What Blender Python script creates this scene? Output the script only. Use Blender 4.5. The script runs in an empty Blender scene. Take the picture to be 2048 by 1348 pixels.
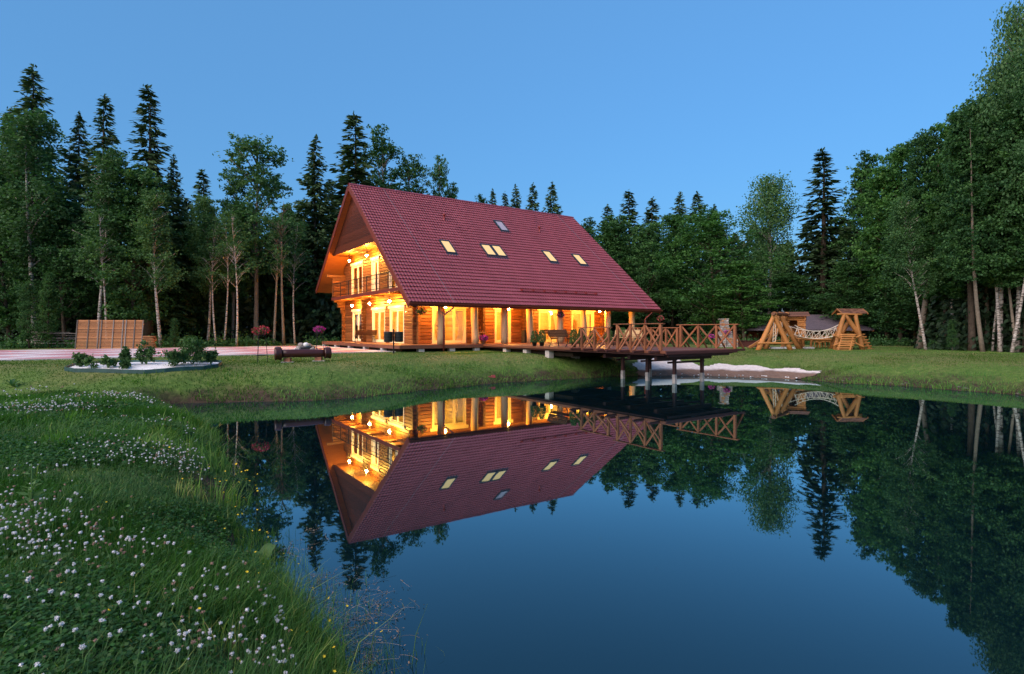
import bpy, math, random
import numpy as np
from mathutils import Matrix, Vector

# ------------------------------------------------------------------ camera, sky, sun, exposure
S = bpy.context.scene
C = S.collection
CAM_H = 2.3
cam = bpy.data.cameras.new('camera'); cam.sensor_width = 36.0; cam.lens = 36.0*1126/2048
cam.shift_y = -12/2048; cam.clip_end = 3000; cam.clip_start = .05
camo = bpy.data.objects.new('camera', cam); C.objects.link(camo)
camo.location = (0, 0, CAM_H); camo.rotation_euler = (math.pi/2, 0, 0); S.camera = camo

SUN_EL, SUN_ROT = 2.0, 222.0
world = bpy.data.worlds.new('World'); S.world = world; world.use_nodes = True
wn = world.node_tree; bgn = wn.nodes['Background']
sky = wn.nodes.new('ShaderNodeTexSky'); sky.sky_type = 'NISHITA'; sky.sun_disc = False
sky.sun_elevation = math.radians(SUN_EL); sky.sun_rotation = math.radians(SUN_ROT)
sky.dust_density = .3; sky.ozone_density = 4.0; sky.air_density = 1.0
smix = wn.nodes.new('ShaderNodeMix'); smix.data_type = 'RGBA'; smix.inputs['Factor'].default_value = .62    # even dusk veil over the clear sky
wn.links.new(sky.outputs[0], smix.inputs['A']); smix.inputs['B'].default_value = (.18, .47, .90, 1)
wn.links.new(smix.outputs['Result'], bgn.inputs[0]); bgn.inputs[1].default_value = .15
sunl = bpy.data.lights.new('sun', 'SUN'); sunl.energy = .88; sunl.angle = math.radians(70); sunl.color = (1.0, .80, .70)
suno = bpy.data.objects.new('sun', sunl); C.objects.link(suno)
suno.rotation_euler = (math.radians(50), 0, math.radians(-42))   # low glow left in the sky behind the camera
S.view_settings.view_transform = 'Standard'; S.view_settings.look = 'None'
S.view_settings.exposure = 2.45; S.view_settings.gamma = 1.0
S.view_settings.use_curve_mapping = False
S.cycles.use_denoising = True
S.cycles.max_bounces = 6; S.cycles.diffuse_bounces = 3; S.cycles.glossy_bounces = 3
S.cycles.transmission_bounces = 4; S.cycles.transparent_max_bounces = 12
S.cycles.sample_clamp_indirect = 4.0; S.cycles.caustics_reflective = False; S.cycles.caustics_refractive = False

rnd = random.Random(7)
# ------------------------------------------------------------------ helpers: objects
W = {}
KIDS = {}
I4 = Matrix.Identity(4)
def T(x, y, z): return Matrix.Translation((x, y, z))
def RZ(a): return Matrix.Rotation(a, 4, 'Z')
def RX(a): return Matrix.Rotation(a, 4, 'X')
def RY(a): return Matrix.Rotation(a, 4, 'Y')
def SC(x, y=None, z=None):
    y = x if y is None else y; z = x if z is None else z
    return Matrix.Diagonal((x, y, z, 1))
def axes(o, x, y, z):
    m = Matrix((x, y, z)).transposed().to_4x4(); m.translation = o
    return m
def link(o, parent, M):
    C.objects.link(o)
    if parent is not None:
        KIDS.setdefault(parent, []).append(o)
        o.parent = parent; o.matrix_parent_inverse = W[parent].inverted()
    o.matrix_basis = M; W[o] = M
    return o
def add(name, mesh, mat=None, parent=None, M=I4):
    o = bpy.data.objects.new(name, mesh)
    if mat is not None and len(mesh.materials) == 0: mesh.materials.append(mat)
    return link(o, parent, M)
def tag(o, label=None, cat=None, group=None, kind=None):
    if label: o['label'] = label
    if cat: o['category'] = cat
    if group: o['group'] = group
    if kind: o['kind'] = kind
    return o
def thing(name, label, cat, M=I4, group=None):
    o = bpy.data.objects.new(name, None); o.empty_display_size = .2
    link(o, None, M); return tag(o, label, cat, group)
def dup(root, M, label=None, group=None, parent=None):
    def rec(src, par):
        c = src.copy(); C.objects.link(c); c.parent = par
        for ch in KIDS.get(src, []): rec(ch, c)
        return c
    r = rec(root, None); r.matrix_basis = M; W[r] = M
    if label: r['label'] = label
    if group: r['group'] = group
    return r
def me(name, v, f, smooth=False, mat=None):
    m = bpy.data.meshes.new(name); m.from_pydata([tuple(a) for a in v], [], f)
    if smooth: m.polygons.foreach_set('use_smooth', [True]*len(f))
    if mat is not None: m.materials.append(mat)
    m.update(); return m
def npme(name, V, F, mat=None, attr=None, smooth=False, matidx=None, uvless=True):
    """V (n,3) float, F (m,k) int with constant k"""
    m = bpy.data.meshes.new(name); V = np.asarray(V, np.float32); F = np.asarray(F, np.int32)
    k = F.shape[1]
    m.vertices.add(len(V)); m.vertices.foreach_set('co', V.ravel())
    m.loops.add(F.size); m.loops.foreach_set('vertex_index', F.ravel())
    m.polygons.add(len(F)); m.polygons.foreach_set('loop_start', np.arange(0, F.size, k, dtype=np.int32))
    m.polygons.foreach_set('loop_total', np.full(len(F), k, np.int32))
    if smooth: m.polygons.foreach_set('use_smooth', np.ones(len(F), bool))
    for mt in (mat if isinstance(mat, (list, tuple)) else [mat]):
        if mt is not None: m.materials.append(mt)
    if matidx is not None: m.polygons.foreach_set('material_index', np.asarray(matidx, np.int32))
    m.update(calc_edges=True)
    if attr is not None:
        for nm, a in attr.items():
            at = m.attributes.new(nm, 'FLOAT', 'POINT'); at.data.foreach_set('value', np.asarray(a, np.float32))
    m.validate(); return m
_cache = {}
def bar_mesh(L, w, h, ch=.012):
    k = ('bar', round(L, 3), round(w, 3), round(h, 3), ch)
    if k not in _cache:
        c = min(ch, w*.3, h*.3); y, z = w/2, h/2
        pr = [(-y+c, -z), (y-c, -z), (y, -z+c), (y, z-c), (y-c, z), (-y+c, z), (-y, z-c), (-y, -z+c)]
        v = [(x, a, b) for x in (-L/2, L/2) for a, b in pr]
        f = [(i, (i+1) % 8, 8+(i+1) % 8, 8+i) for i in range(8)] + [tuple(range(7, -1, -1)), tuple(range(8, 16))]
        _cache[k] = me('bar', v, f)
    return _cache[k]
def bar_M(p0, p1, up=(0, 0, 1), F=I4):
    a, b = Vector(p0), Vector(p1); x = (b-a).normalized(); up = Vector(up)
    if abs(x.dot(up)) > .995: up = Vector((0, 1, 0)) if abs(x.y) < .9 else Vector((1, 0, 0))
    y = up.cross(x).normalized(); z = x.cross(y)
    return F @ axes((a+b)/2, x, y, z)
def matmesh(mesh, mat):
    k = (mesh.name, mat.name)
    if k not in _cache:
        if len(mesh.materials) == 0: mesh.materials.append(mat); _cache[k] = mesh
        elif mesh.materials[0] == mat: _cache[k] = mesh
        else:
            c = mesh.copy(); c.materials.clear(); c.materials.append(mat); _cache[k] = c
    return _cache[k]
def bar(name, p0, p1, w, h, mat, parent=None, F=I4, up=(0, 0, 1), ch=.012):
    """a sawn board or beam between two points; w across, h along `up`"""
    L = (Vector(p1)-Vector(p0)).length
    return add(name, matmesh(bar_mesh(L, w, h, ch), mat), None, parent, bar_M(p0, p1, up, F))
def log_mesh(L, r0, r1, seed=0, wob=.12, seg=9, n=6):
    k = ('log', round(L, 2), round(r0, 3), round(r1, 3), seed, wob, seg)
    if k not in _cache:
        rg = random.Random(seed*77+5); ph = [rg.uniform(0, 6.28) for _ in range(6)]
        v, f = [], []
        for i in range(n+1):
            t = i/n; r = r0+(r1-r0)*t; x = -L/2+L*t
            oy = wob*r0*math.sin(ph[0]+t*4.2); oz = wob*r0*math.sin(ph[1]+t*3.7)
            for j in range(seg):
                a = 2*math.pi*j/seg
                rr = r*(1+wob*.6*math.sin(2*a+ph[2]+t*5)+wob*.5*math.sin(3*a+ph[3]-t*7))
                v.append((x, oy+rr*math.cos(a), oz+rr*math.sin(a)))
        for i in range(n):
            for j in range(seg):
                f.append((i*seg+j, (i+1)*seg+j, (i+1)*seg+(j+1) % seg, i*seg+(j+1) % seg)[::-1])
        f.append(tuple(range(seg-1, -1, -1))); f.append(tuple(n*seg+j for j in range(seg)))
        m = me('log', v, f, smooth=True)
        m.polygons[-1].use_smooth = False; m.polygons[-2].use_smooth = False
        _cache[k] = m
    return _cache[k]
def log(name, p0, p1, r0, r1, mat, parent=None, F=I4, seed=0, wob=.12):
    L = (Vector(p1)-Vector(p0)).length
    return add(name, matmesh(log_mesh(L, r0, r1, seed, wob), mat), None, parent, bar_M(p0, p1, F=F))
class MB:
    """collects simple shapes into ONE mesh"""
    def __init__(s): s.v, s.f = [], []
    def raw(s, v, f):
        n = len(s.v); s.v += [tuple(a) for a in v]; s.f += [tuple(i+n for i in q) for q in f]
    def box(s, a, b, M=I4):
        (x0, y0, z0), (x1, y1, z1) = a, b
        p = [(x0, y0, z0), (x1, y0, z0), (x1, y1, z0), (x0, y1, z0), (x0, y0, z1), (x1, y0, z1), (x1, y1, z1), (x0, y1, z1)]
        s.raw([M @ Vector(q) for q in p], [(3, 2, 1, 0), (4, 5, 6, 7), (0, 1, 5, 4), (1, 2, 6, 5), (2, 3, 7, 6), (3, 0, 4, 7)])
    def bar(s, p0, p1, w, h, up=(0, 0, 1)):
        m = bar_mesh((Vector(p1)-Vector(p0)).length, w, h); M = bar_M(p0, p1, up)
        s.raw([M @ q.co for q in m.vertices], [tuple(q.vertices) for q in m.polygons])
    def tube(s, pts, r, seg=6, cap=True):
        pts = [Vector(p) for p in pts]; n = len(pts); rr = r if isinstance(r, (list, tuple)) else [r]*n
        v, f = [], []
        for i, p in enumerate(pts):
            d = (pts[min(i+1, n-1)]-pts[max(i-1, 0)]).normalized()
            up = Vector((0, 0, 1)) if abs(d.z) < .95 else Vector((1, 0, 0))
            y = up.cross(d).normalized(); z = d.cross(y)
            for j in range(seg):
                a = 2*math.pi*j/seg; v.append(p+y*rr[i]*math.cos(a)+z*rr[i]*math.sin(a))
        for i in range(n-1):
            for j in range(seg):
                f.append((i*seg+j, i*seg+(j+1) % seg, (i+1)*seg+(j+1) % seg, (i+1)*seg+j))
        if cap: f += [tuple(range(seg-1, -1, -1)), tuple((n-1)*seg+j for j in range(seg))]
        s.raw(v, f)
    def lathe(s, prof, seg=12, M=I4):
        v, f = [], []
        for r, z in prof:
            for j in range(seg):
                a = 2*math.pi*j/seg; v.append(M @ Vector((r*math.cos(a), r*math.sin(a), z)))
        for i in range(len(prof)-1):
            for j in range(seg):
                f.append((i*seg+j, i*seg+(j+1) % seg, (i+1)*seg+(j+1) % seg, (i+1)*seg+j))
        f += [tuple(range(seg-1, -1, -1)), tuple((len(prof)-1)*seg+j for j in range(seg))]
        s.raw(v, f)
    def prism(s, poly, d, M=I4):
        """polygon in local XZ, thickness d along +Y"""
        n = len(poly)
        v = [M @ Vector((x, 0, z)) for x, z in poly]+[M @ Vector((x, d, z)) for x, z in poly]
        s.raw(v, [tuple(range(n)), tuple(range(2*n-1, n-1, -1))]+[((i+1) % n, i, n+i, n+(i+1) % n) for i in range(n)])
    def mesh(s, name='m', smooth=False, mat=None): return me(name, s.v, s.f, smooth, mat)
    def build(s, name, mat, parent=None, M=I4, smooth=False): return add(name, s.mesh(name, smooth, mat), None, parent, M)
def blob_mesh(seed, sub=2, rough=.25, flat=.7):
    """an irregular stone"""
    k = ('blob', seed, sub, rough, flat)
    if k not in _cache:
        import bmesh
        bm = bmesh.new(); bmesh.ops.create_icosphere(bm, subdivisions=sub, radius=1.0)
        rg = random.Random(seed); d = [(Vector((rg.uniform(-1, 1), rg.uniform(-1, 1), rg.uniform(-1, 1))).normalized(), rg.uniform(-rough, rough)) for _ in range(9)]
        for v in bm.verts:
            n = v.co.normalized(); s = 1+sum(a*max(0, n.dot(q))**2 for q, a in d); v.co = n*s; v.co.z *= flat
        m = bpy.data.meshes.new('stone'); bm.to_mesh(m); bm.free(); m.polygons.foreach_set('use_smooth', [True]*len(m.polygons))
        _cache[k] = m
    return _cache[k]

# ------------------------------------------------------------------ helpers: materials
def nodes(name):
    m = bpy.data.materials.new(name); m.use_nodes = True; nt = m.node_tree; nt.nodes.clear()
    out = nt.nodes.new('ShaderNodeOutputMaterial'); p = nt.nodes.new('ShaderNodeBsdfPrincipled')
    nt.links.new(p.outputs[0], out.inputs[0])
    return m, nt, p, out
def N(nt, t, **kw):
    n = nt.nodes.new(t)
    for k, v in kw.items():
        if k.startswith('i_'):
            key = k[2:]; key = int(key) if key.isdigit() else key.replace('_', ' ')
            n.inputs[key].default_value = v
        else: setattr(n, k, v)
    return n
def ramp(nt, fac, stops):
    r = nt.nodes.new('ShaderNodeValToRGB'); e = r.color_ramp.elements
    while len(e) < len(stops): e.new(.5)
    for q, (p, c) in zip(e, stops): q.position = p; q.color = (*c, 1)
    nt.links.new(fac, r.inputs[0]); return r.outputs[0]
def coords(nt, kind='Object', scale=(1, 1, 1), loc=None):
    tc = nt.nodes.new('ShaderNodeTexCoord'); mp = nt.nodes.new('ShaderNodeMapping'); mp.inputs['Scale'].default_value = scale
    nt.links.new(tc.outputs[kind], mp.inputs[0])
    if loc is not None: nt.links.new(loc, mp.inputs['Location'])
    return mp.outputs[0]
def noise(nt, vec, scale, detail=4, rough=.55, dist=0):
    n = N(nt, 'ShaderNodeTexNoise'); n.inputs['Scale'].default_value = scale; n.inputs['Detail'].default_value = detail
    n.inputs['Roughness'].default_value = rough; n.inputs['Distortion'].default_value = dist
    nt.links.new(vec, n.inputs['Vector']); return n.outputs['Fac']
def mixc(nt, fac, a, b, mode='MIX'):
    m = nt.nodes.new('ShaderNodeMix'); m.data_type = 'RGBA'; m.blend_type = mode
    for sock, val in ((m.inputs['Factor'], fac), (m.inputs['A'], a), (m.inputs['B'], b)):
        if isinstance(val, (int, float)): sock.default_value = val
        elif isinstance(val, tuple): sock.default_value = (*val, 1)
        else: nt.links.new(val, sock)
    return m.outputs['Result']
def math_(nt, op, a, b=None, c=None, clamp=False):
    m = nt.nodes.new('ShaderNodeMath'); m.operation = op; m.use_clamp = clamp
    for i, val in enumerate((a, b, c)):
        if val is None: continue
        if isinstance(val, (int, float)): m.inputs[i].default_value = val
        else: nt.links.new(val, m.inputs[i])
    return m.outputs[0]
def bump(nt, p, h, strength=.3, dist=.02):
    b = N(nt, 'ShaderNodeBump'); b.inputs['Strength'].default_value = strength; b.inputs['Distance'].default_value = dist
    nt.links.new(h, b.inputs['Height']); nt.links.new(b.outputs[0], p.inputs['Normal'])
def objrand(nt): return nt.nodes.new('ShaderNodeObjectInfo').outputs['Random']
def wood(name, dark, light, rough=.55, spec=.4, grain=9, var=.35, gs=(.6, 9, 9), knots=True):
    """grain runs along the piece's own X; every piece its own tone"""
    m, nt, p, _ = nodes(name); r = objrand(nt)
    comb = N(nt, 'ShaderNodeCombineXYZ'); off = math_(nt, 'MULTIPLY', r, 37.0)
    for i in range(3): nt.links.new(off, comb.inputs[i])
    vec = coords(nt, 'Object', gs, comb.outputs[0])
    g = noise(nt, vec, grain*.35, 6, .62, .6)
    col = ramp(nt, g, [(.25, dark), (.5, tuple((a+b)/2 for a, b in zip(dark, light))), (.78, light)])
    if knots:
        vk = coords(nt, 'Object', (1.1, 3.0, 3.0), comb.outputs[0])
        k = N(nt, 'ShaderNodeTexVoronoi'); k.inputs['Scale'].default_value = 1.3; nt.links.new(vk, k.inputs['Vector'])
        km = ramp(nt, k.outputs['Distance'], [(.04, (.35, .35, .35)), (.12, (1, 1, 1))])
        col = mixc(nt, 1.0, col, km, 'MULTIPLY')
    v = math_(nt, 'MULTIPLY_ADD', r, 2*var, 1-var)
    vv = N(nt, 'ShaderNodeCombineXYZ')
    for i in range(3): nt.links.new(v, vv.inputs[i])
    col = mixc(nt, 1.0, col, vv.outputs[0], 'MULTIPLY')
    nt.links.new(col, p.inputs['Base Color']); p.inputs['Roughness'].default_value = rough
    p.inputs['Specular IOR Level'].default_value = spec
    bump(nt, p, g, .25, .01)
    return m
def plain(name, col, rough=.6, spec=.4, metal=0, nscale=6, var=.25, bumpy=.15, kind='Object'):
    m, nt, p, _ = nodes(name); vec = coords(nt, kind)
    g = noise(nt, vec, nscale, 5, .6)
    c = ramp(nt, g, [(.3, tuple(a*(1-var) for a in col)), (.7, tuple(min(1, a*(1+var)) for a in col))])
    nt.links.new(c, p.inputs['Base Color']); p.inputs['Roughness'].default_value = rough
    p.inputs['Specular IOR Level'].default_value = spec; p.inputs['Metallic'].default_value = metal
    if bumpy: bump(nt, p, g, bumpy, .01)
    return m
def leafmat(name, stops, trans=.35, rough=.6, hue=.5):
    """leaf colour varies per leaf (attribute rnd) and per tree"""
    m, nt, p, out = nodes(name)
    at = N(nt, 'ShaderNodeAttribute', attribute_name='rnd')
    r = objrand(nt); f = math_(nt, 'MULTIPLY_ADD', r, .4, -.2); f = math_(nt, 'ADD', at.outputs['Fac'], f, clamp=True)
    col = ramp(nt, f, stops)
    nt.links.new(col, p.inputs['Base Color']); p.inputs['Roughness'].default_value = rough; p.inputs['Specular IOR Level'].default_value = .25
    tr = N(nt, 'ShaderNodeBsdfTranslucent'); nt.links.new(mixc(nt, 1.0, col, (1.0, 1.15, .55), 'MULTIPLY'), tr.inputs[0])
    mx = N(nt, 'ShaderNodeMixShader'); mx.inputs[0].default_value = trans
    nt.links.new(p.outputs[0], mx.inputs[1]); nt.links.new(tr.outputs[0], mx.inputs[2]); nt.links.new(mx.outputs[0], out.inputs[0])
    return m
def emit(name, col, strength):
    m, nt, p, out = nodes(name); e = N(nt, 'ShaderNodeEmission'); e.inputs[0].default_value = (*col, 1); e.inputs[1].default_value = strength
    nt.links.new(e.outputs[0], out.inputs[0]); return m
def glassmat(name, tint=(.95, .97, 1), gl=.9):
    m, nt, p, out = nodes(name)
    tr = N(nt, 'ShaderNodeBsdfTransparent'); tr.inputs[0].default_value = (*tint, 1)
    g = N(nt, 'ShaderNodeBsdfGlossy'); g.inputs['Roughness'].default_value = .02
    lw = N(nt, 'ShaderNodeLayerWeight'); lw.inputs[0].default_value = .5
    fr = math_(nt, 'MULTIPLY_ADD', math_(nt, 'POWER', lw.outputs['Facing'], 5.0), .92, .04)
    mx = N(nt, 'ShaderNodeMixShader'); nt.links.new(fr, mx.inputs[0])
    nt.links.new(tr.outputs[0], mx.inputs[1]); nt.links.new(g.outputs[0], mx.inputs[2]); nt.links.new(mx.outputs[0], out.inputs[0])
    return m
MAT = {}
MAT['log'] = wood('house_log_wood', (.10, .030, .008), (.34, .125, .032), .5, .4, 10, .35)
MAT['logend'] = wood('log_end_wood', (.06, .02, .008), (.16, .06, .02), .6, .3, 6, .3)
MAT['soffit'] = wood('soffit_boards', (.22, .072, .016), (.40, .15, .035), .5, .4, 8, .2)
MAT['panel'] = wood('gable_boards', (.050, .011, .005), (.115, .028, .011), .5, .4, 9, .3)
MAT['deck'] = wood('deck_boards', (.10, .035, .02), (.20, .075, .04), .5, .4, 9, .25)
MAT['pier'] = wood('pier_beams', (.045, .014, .012), (.10, .032, .026), .5, .4, 8, .25)
MAT['rail'] = wood('rail_wood', (.16, .055, .022), (.30, .115, .05), .55, .35, 8, .25)
MAT['post'] = wood('natural_post_wood', (.36, .21, .10), (.58, .40, .22), .6, .3, 5, .15)
MAT['play'] = wood('playground_wood', (.27, .11, .03), (.48, .22, .065), .6, .3, 6, .2)
MAT['playdark'] = wood('playground_shingle', (.08, .035, .02), (.19, .085, .05), .7, .3, 6, .4)
MAT['slat'] = wood('pallet_wood', (.22, .09, .035), (.42, .20, .08), .65, .3, 8, .4)
MAT['grey'] = wood('weathered_wood', (.10, .09, .08), (.26, .23, .2), .8, .2, 7, .4)
MAT['trim'] = plain('cream_paint', (.82, .70, .46), .5, .4, 0, 3, .06, .05)
MAT['inner'] = wood('interior_pine', (.36, .20, .07), (.60, .38, .15), .6, .3, 5, .25)
MAT['curtain'] = plain('curtain_cloth', (.80, .68, .46), .9, .1, 0, 8, .08, .1)
MAT['benchwood'] = wood('bench_slats', (.045, .018, .010), (.10, .042, .022), .5, .4, 8, .25)
MAT['lightbench'] = wood('pale_bench_slats', (.40, .24, .10), (.60, .42, .2), .6, .3, 8, .15)
MAT['iron'] = plain('black_iron', (.018, .018, .020), .45, .5, .6, 12, .3, .1)
MAT['gutter'] = plain('gutter_paint', (.16, .028, .022), .4, .5, 0, 5, .1, .05)
MAT['vent'] = plain('roof_vent_paint', (.26, .03, .025), .4, .5, 0, 5, .1, .05)
MAT['fascia'] = wood('verge_boards', (.11, .022, .014), (.17, .036, .022), .5, .4, 7, .1, knots=False)
MAT['wire'] = plain('wire_metal', (.35, .35, .38), .4, .5, .7, 5, .1, 0)
MAT['skyframe'] = plain('skylight_frame', (.035, .045, .055), .4, .5, .3, 5, .1, .05)
MAT['concrete'] = plain('concrete', (.42, .40, .37), .85, .2, 0, 9, .3, .4)
MAT['stone'] = plain('stone', (.27, .24, .22), .8, .3, 0, 4, .35, .4)
MAT['whitestone'] = plain('white_stone', (.72, .72, .72), .8, .2, 0, 8, .15, .3)
MAT['brickcol'] = plain('brick', (.30, .13, .075), .8, .2, 0, 7, .3, .3)
MAT['rope'] = plain('rope', (.62, .56, .46), .9, .1, 0, 30, .2, .2)
MAT['blackplastic'] = plain('black_plastic', (.015, .016, .018), .5, .4, 0, 9, .2, .05)
MAT['binmetal'] = plain('bin_metal', (.05, .055, .065), .4, .5, .4, 9, .2, .05)
MAT['terracotta'] = plain('terracotta', (.42, .22, .11), .8, .2, 0, 9, .2, .1)
MAT['glass'] = glassmat('window_glass')
MAT['lampglobe'] = emit('lamp_globe_glow', (1.0, .41, .055), 400.0)
MAT['roomglow'] = emit('room_lamp_glow', (1.0, .60, .14), 40.0)
MAT['skypane'] = emit('skylight_lit_pane', (1.0, .66, .33), .21)
MAT['skypane_dim'] = plain('skylight_blind_pane', (.40, .34, .38), .2, .6, 0, 3, .1, 0)
MAT['darkvoid'] = plain('underdeck_shade', (.03, .022, .015), .9, .1, 0, 5, .3, .2)  # near-black fill colour standing in for the shade under deck and pier
MAT['mudstone'] = plain('mud_stone', (.10, .088, .075), .8, .3, 0, 4, .4, .4)
MAT['bark'] = wood('bark', (.035, .027, .02), (.10, .08, .06), .9, .15, 4, .3, (2, 5, 5), knots=False)
MAT['pinkbark'] = wood('aspen_bark', (.12, .10, .075), (.27, .23, .18), .9, .15, 5, .3, (2, 5, 5), knots=False)
def birchbark():
    m, nt, p, _ = nodes('birch_bark'); vec = coords(nt, 'Object', (2.2, 2.2, 9.0)); a = noise(nt, vec, 1.6, 5, .7)
    vec2 = coords(nt, 'Object', (1.5, 1.5, 1.2)); b = noise(nt, vec2, 1.3, 3, .5)
    c = ramp(nt, a, [(.44, (.03, .026, .022)), (.50, (.44, .41, .37)), (.7, (.66, .63, .59))])
    c2 = mixc(nt, ramp(nt, b, [(.3, (0, 0, 0)), (.7, (.4, .4, .4))]), c, (.20, .15, .11))
    nt.links.new(c2, p.inputs['Base Color']); p.inputs['Roughness'].default_value = .8; bump(nt, p, a, .4, .02); return m
MAT['birch'] = birchbark()
MAT['needle'] = leafmat('spruce_needles', [(0, (0.020, 0.044, 0.017)), (.5, (0.042, 0.088, 0.030)), (1, (0.085, 0.157, 0.047))], .15)
MAT['leaf'] = leafmat('broad_leaves', [(0, (0.032, 0.100, 0.027)), (.5, (0.066, 0.184, 0.043)), (1, (0.122, 0.275, 0.062))], .35)
MAT['leafdark'] = leafmat('alder_leaves', [(0, (0.021, 0.072, 0.025)), (.5, (0.046, 0.129, 0.038)), (1, (0.093, 0.212, 0.056))], .3)
MAT['birchleaf'] = leafmat('birch_leaves', [(0, (0.037, 0.103, 0.038)), (.5, (0.069, 0.169, 0.058)), (1, (0.127, 0.242, 0.084))], .35)
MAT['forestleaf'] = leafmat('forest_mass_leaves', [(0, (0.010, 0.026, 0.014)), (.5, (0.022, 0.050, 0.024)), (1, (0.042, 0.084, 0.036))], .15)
MAT['shrub'] = leafmat('shrub_leaves', [(0, (0.028, 0.079, 0.024)), (.5, (0.052, 0.126, 0.036)), (1, (0.095, 0.189, 0.056))], .3)
MAT['thuja'] = leafmat('thuja_scales', [(0, (.03, .07, .02)), (.5, (.055, .12, .03)), (1, (.09, .18, .05))], .2)
MAT['grass'] = leafmat('grass_blades', [(0, (0.035, 0.103, 0.028)), (.35, (0.053, 0.158, 0.034)), (.7, (0.101, 0.241, 0.042)), (.93, (0.179, 0.330, 0.056)), (1, (0.285, 0.303, 0.104))], .4, .5)
MAT['lawnblade'] = leafmat('lawn_blades', [(0, (0.035, 0.085, 0.018)), (.5, (0.074, 0.164, 0.030)), (.85, (0.130, 0.236, 0.045)), (1, (0.237, 0.224, 0.085))], .35, .6)
MAT['petal_pink'] = leafmat('magenta_petals', [(0, (.30, .015, .20)), (.5, (.55, .03, .36)), (1, (.70, .15, .5))], .3)
MAT['petal_red'] = leafmat('red_petals', [(0, (.25, .02, .05)), (.5, (.5, .05, .09)), (1, (.62, .18, .2))], .3)
MAT['clover'] = plain('clover_petals', (.66, .66, .67), .8, .2, 0, 60, .25, .3)
MAT['cloverold'] = plain('faded_clover', (.34, .22, .17), .9, .1, 0, 60, .25, .3)
MAT['yellow'] = plain('buttercup_petals', (.70, .50, .02), .6, .3, 0, 30, .1, .05)
MAT['stem'] = plain('stems', (.07, .15, .04), .6, .3, 0, 9, .2, .05)
# ------------------------------------------------------------------ frames
_u = Vector((.824, .5666, 0)).normalized(); _v = Vector((-_u.y, _u.x, 0))
H = axes(Vector((-.183*31.5, 31.5, 0)), _u, _v, Vector((0, 0, 1)))      # house frame: x along the eave, y up the gable
Hi = H.inverted()
def hw(u, v, z=0): return H @ Vector((u, v, z))

# ------------------------------------------------------------------ terrain: height from the distance to the pond's edge
SHORE = [  # x, y, bank height, steepness length
    (1.6, -6, .7, .7), (1.0, -1.2, .7, .6), (.35, .8, .62, .55), (-.5, 2.4, .58, .5), (-1.15, 3.7, .5, .7), (-1.9, 4.8, .5, .65), (-2.85, 5.9, .5, .6),
    (-3.55, 7.2, .5, .6), (-4.75, 9.2, .5, .6), (-6.0, 11.5, .5, .55), (-7.6, 13.7, .5, .6), (-9.1, 15.6, .52, .7), (-10.6, 17.2, .8, .8), (-10.9, 17.75, 1.0, 1.0),
    (-10.2, 18.1, 1.05, 1.1), (-8.4, 18.2, 1.08, 1.3), (-6.3, 18.6, 1.1, 1.55), (-4.7, 20.2, 1.1, 1.5), (-3.2, 21.9, 1.1, 1.5), (-.5, 24.9, 1.1, 1.5),
    (3.05, 27.2, 1.1, 1.5), (5.5, 28.6, 1.05, 1.6), (7.0, 28.9, 1.0, 2.4), (9.0, 28.8, .95, 3.2), (10.8, 28.45, .95, 3.2), (12.5, 27.7, .95, 3.0),
    (13.8, 26.7, .95, 2.5), (14.3, 25.0, .88, 1.8), (16.3, 23.5, .85, 1.8), (18.3, 19.9, .85, 1.9), (20.5, 15, .85, 1.9), (22, 8, .9, 2), (20, 0, .9, 2), (14, -7, .9, 2), (6, -9, .9, 1.5)]
SH = np.array(SHORE); SP = SH[:, :2]; SQ = np.roll(SP, -1, 0)
SPAR = SH[:, 2:]; SQAR = np.roll(SPAR, -1, 0)
_rs = np.random.RandomState(3)
_wv = [(_rs.uniform(.25, 1.4), _rs.uniform(0, 6.28), _rs.uniform(0, 6.28)) for _ in range(9)]
def wob(x, y):
    s = 0
    for k, a, b in _wv: s = s+np.sin(k*(x*math.cos(a)+y*math.sin(a))+b)/(1+k)
    return s/4
def shore_d(x, y):
    """signed distance (positive on land) and blended bank parameters"""
    x = np.atleast_1d(np.asarray(x, float)); y = np.atleast_1d(np.asarray(y, float))
    dmin = np.full(x.shape, 1e9); wsum = np.zeros(x.shape); par = np.zeros(x.shape+(2,)); ins = np.zeros(x.shape, bool)
    for i in range(len(SP)):
        ax, ay = SP[i]; bx, by = SQ[i]; ex, ey = bx-ax, by-ay
        t = np.clip(((x-ax)*ex+(y-ay)*ey)/(ex*ex+ey*ey), 0, 1)
        d = np.hypot(x-ax-t*ex, y-ay-t*ey); dmin = np.minimum(dmin, d)
        w = 1/(d+.3)**4; wsum += w; par += w[..., None]*(SPAR[i]+t[..., None]*(SQAR[i]-SPAR[i]))
        cond = ((ay > y) != (by > y)) & (x < ex*(y-ay)/(ey if abs(ey) > 1e-9 else 1e-9)+ax)
        ins ^= cond
    par /= wsum[..., None]
    jit = .10*np.sin(x*2.3+1.1*np.sin(y*1.7))+.07*np.sin(y*3.9+x*1.3)
    sd = np.where(ins, -dmin, dmin)+jit*np.exp(-dmin*1.2)
    return sd, par
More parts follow.
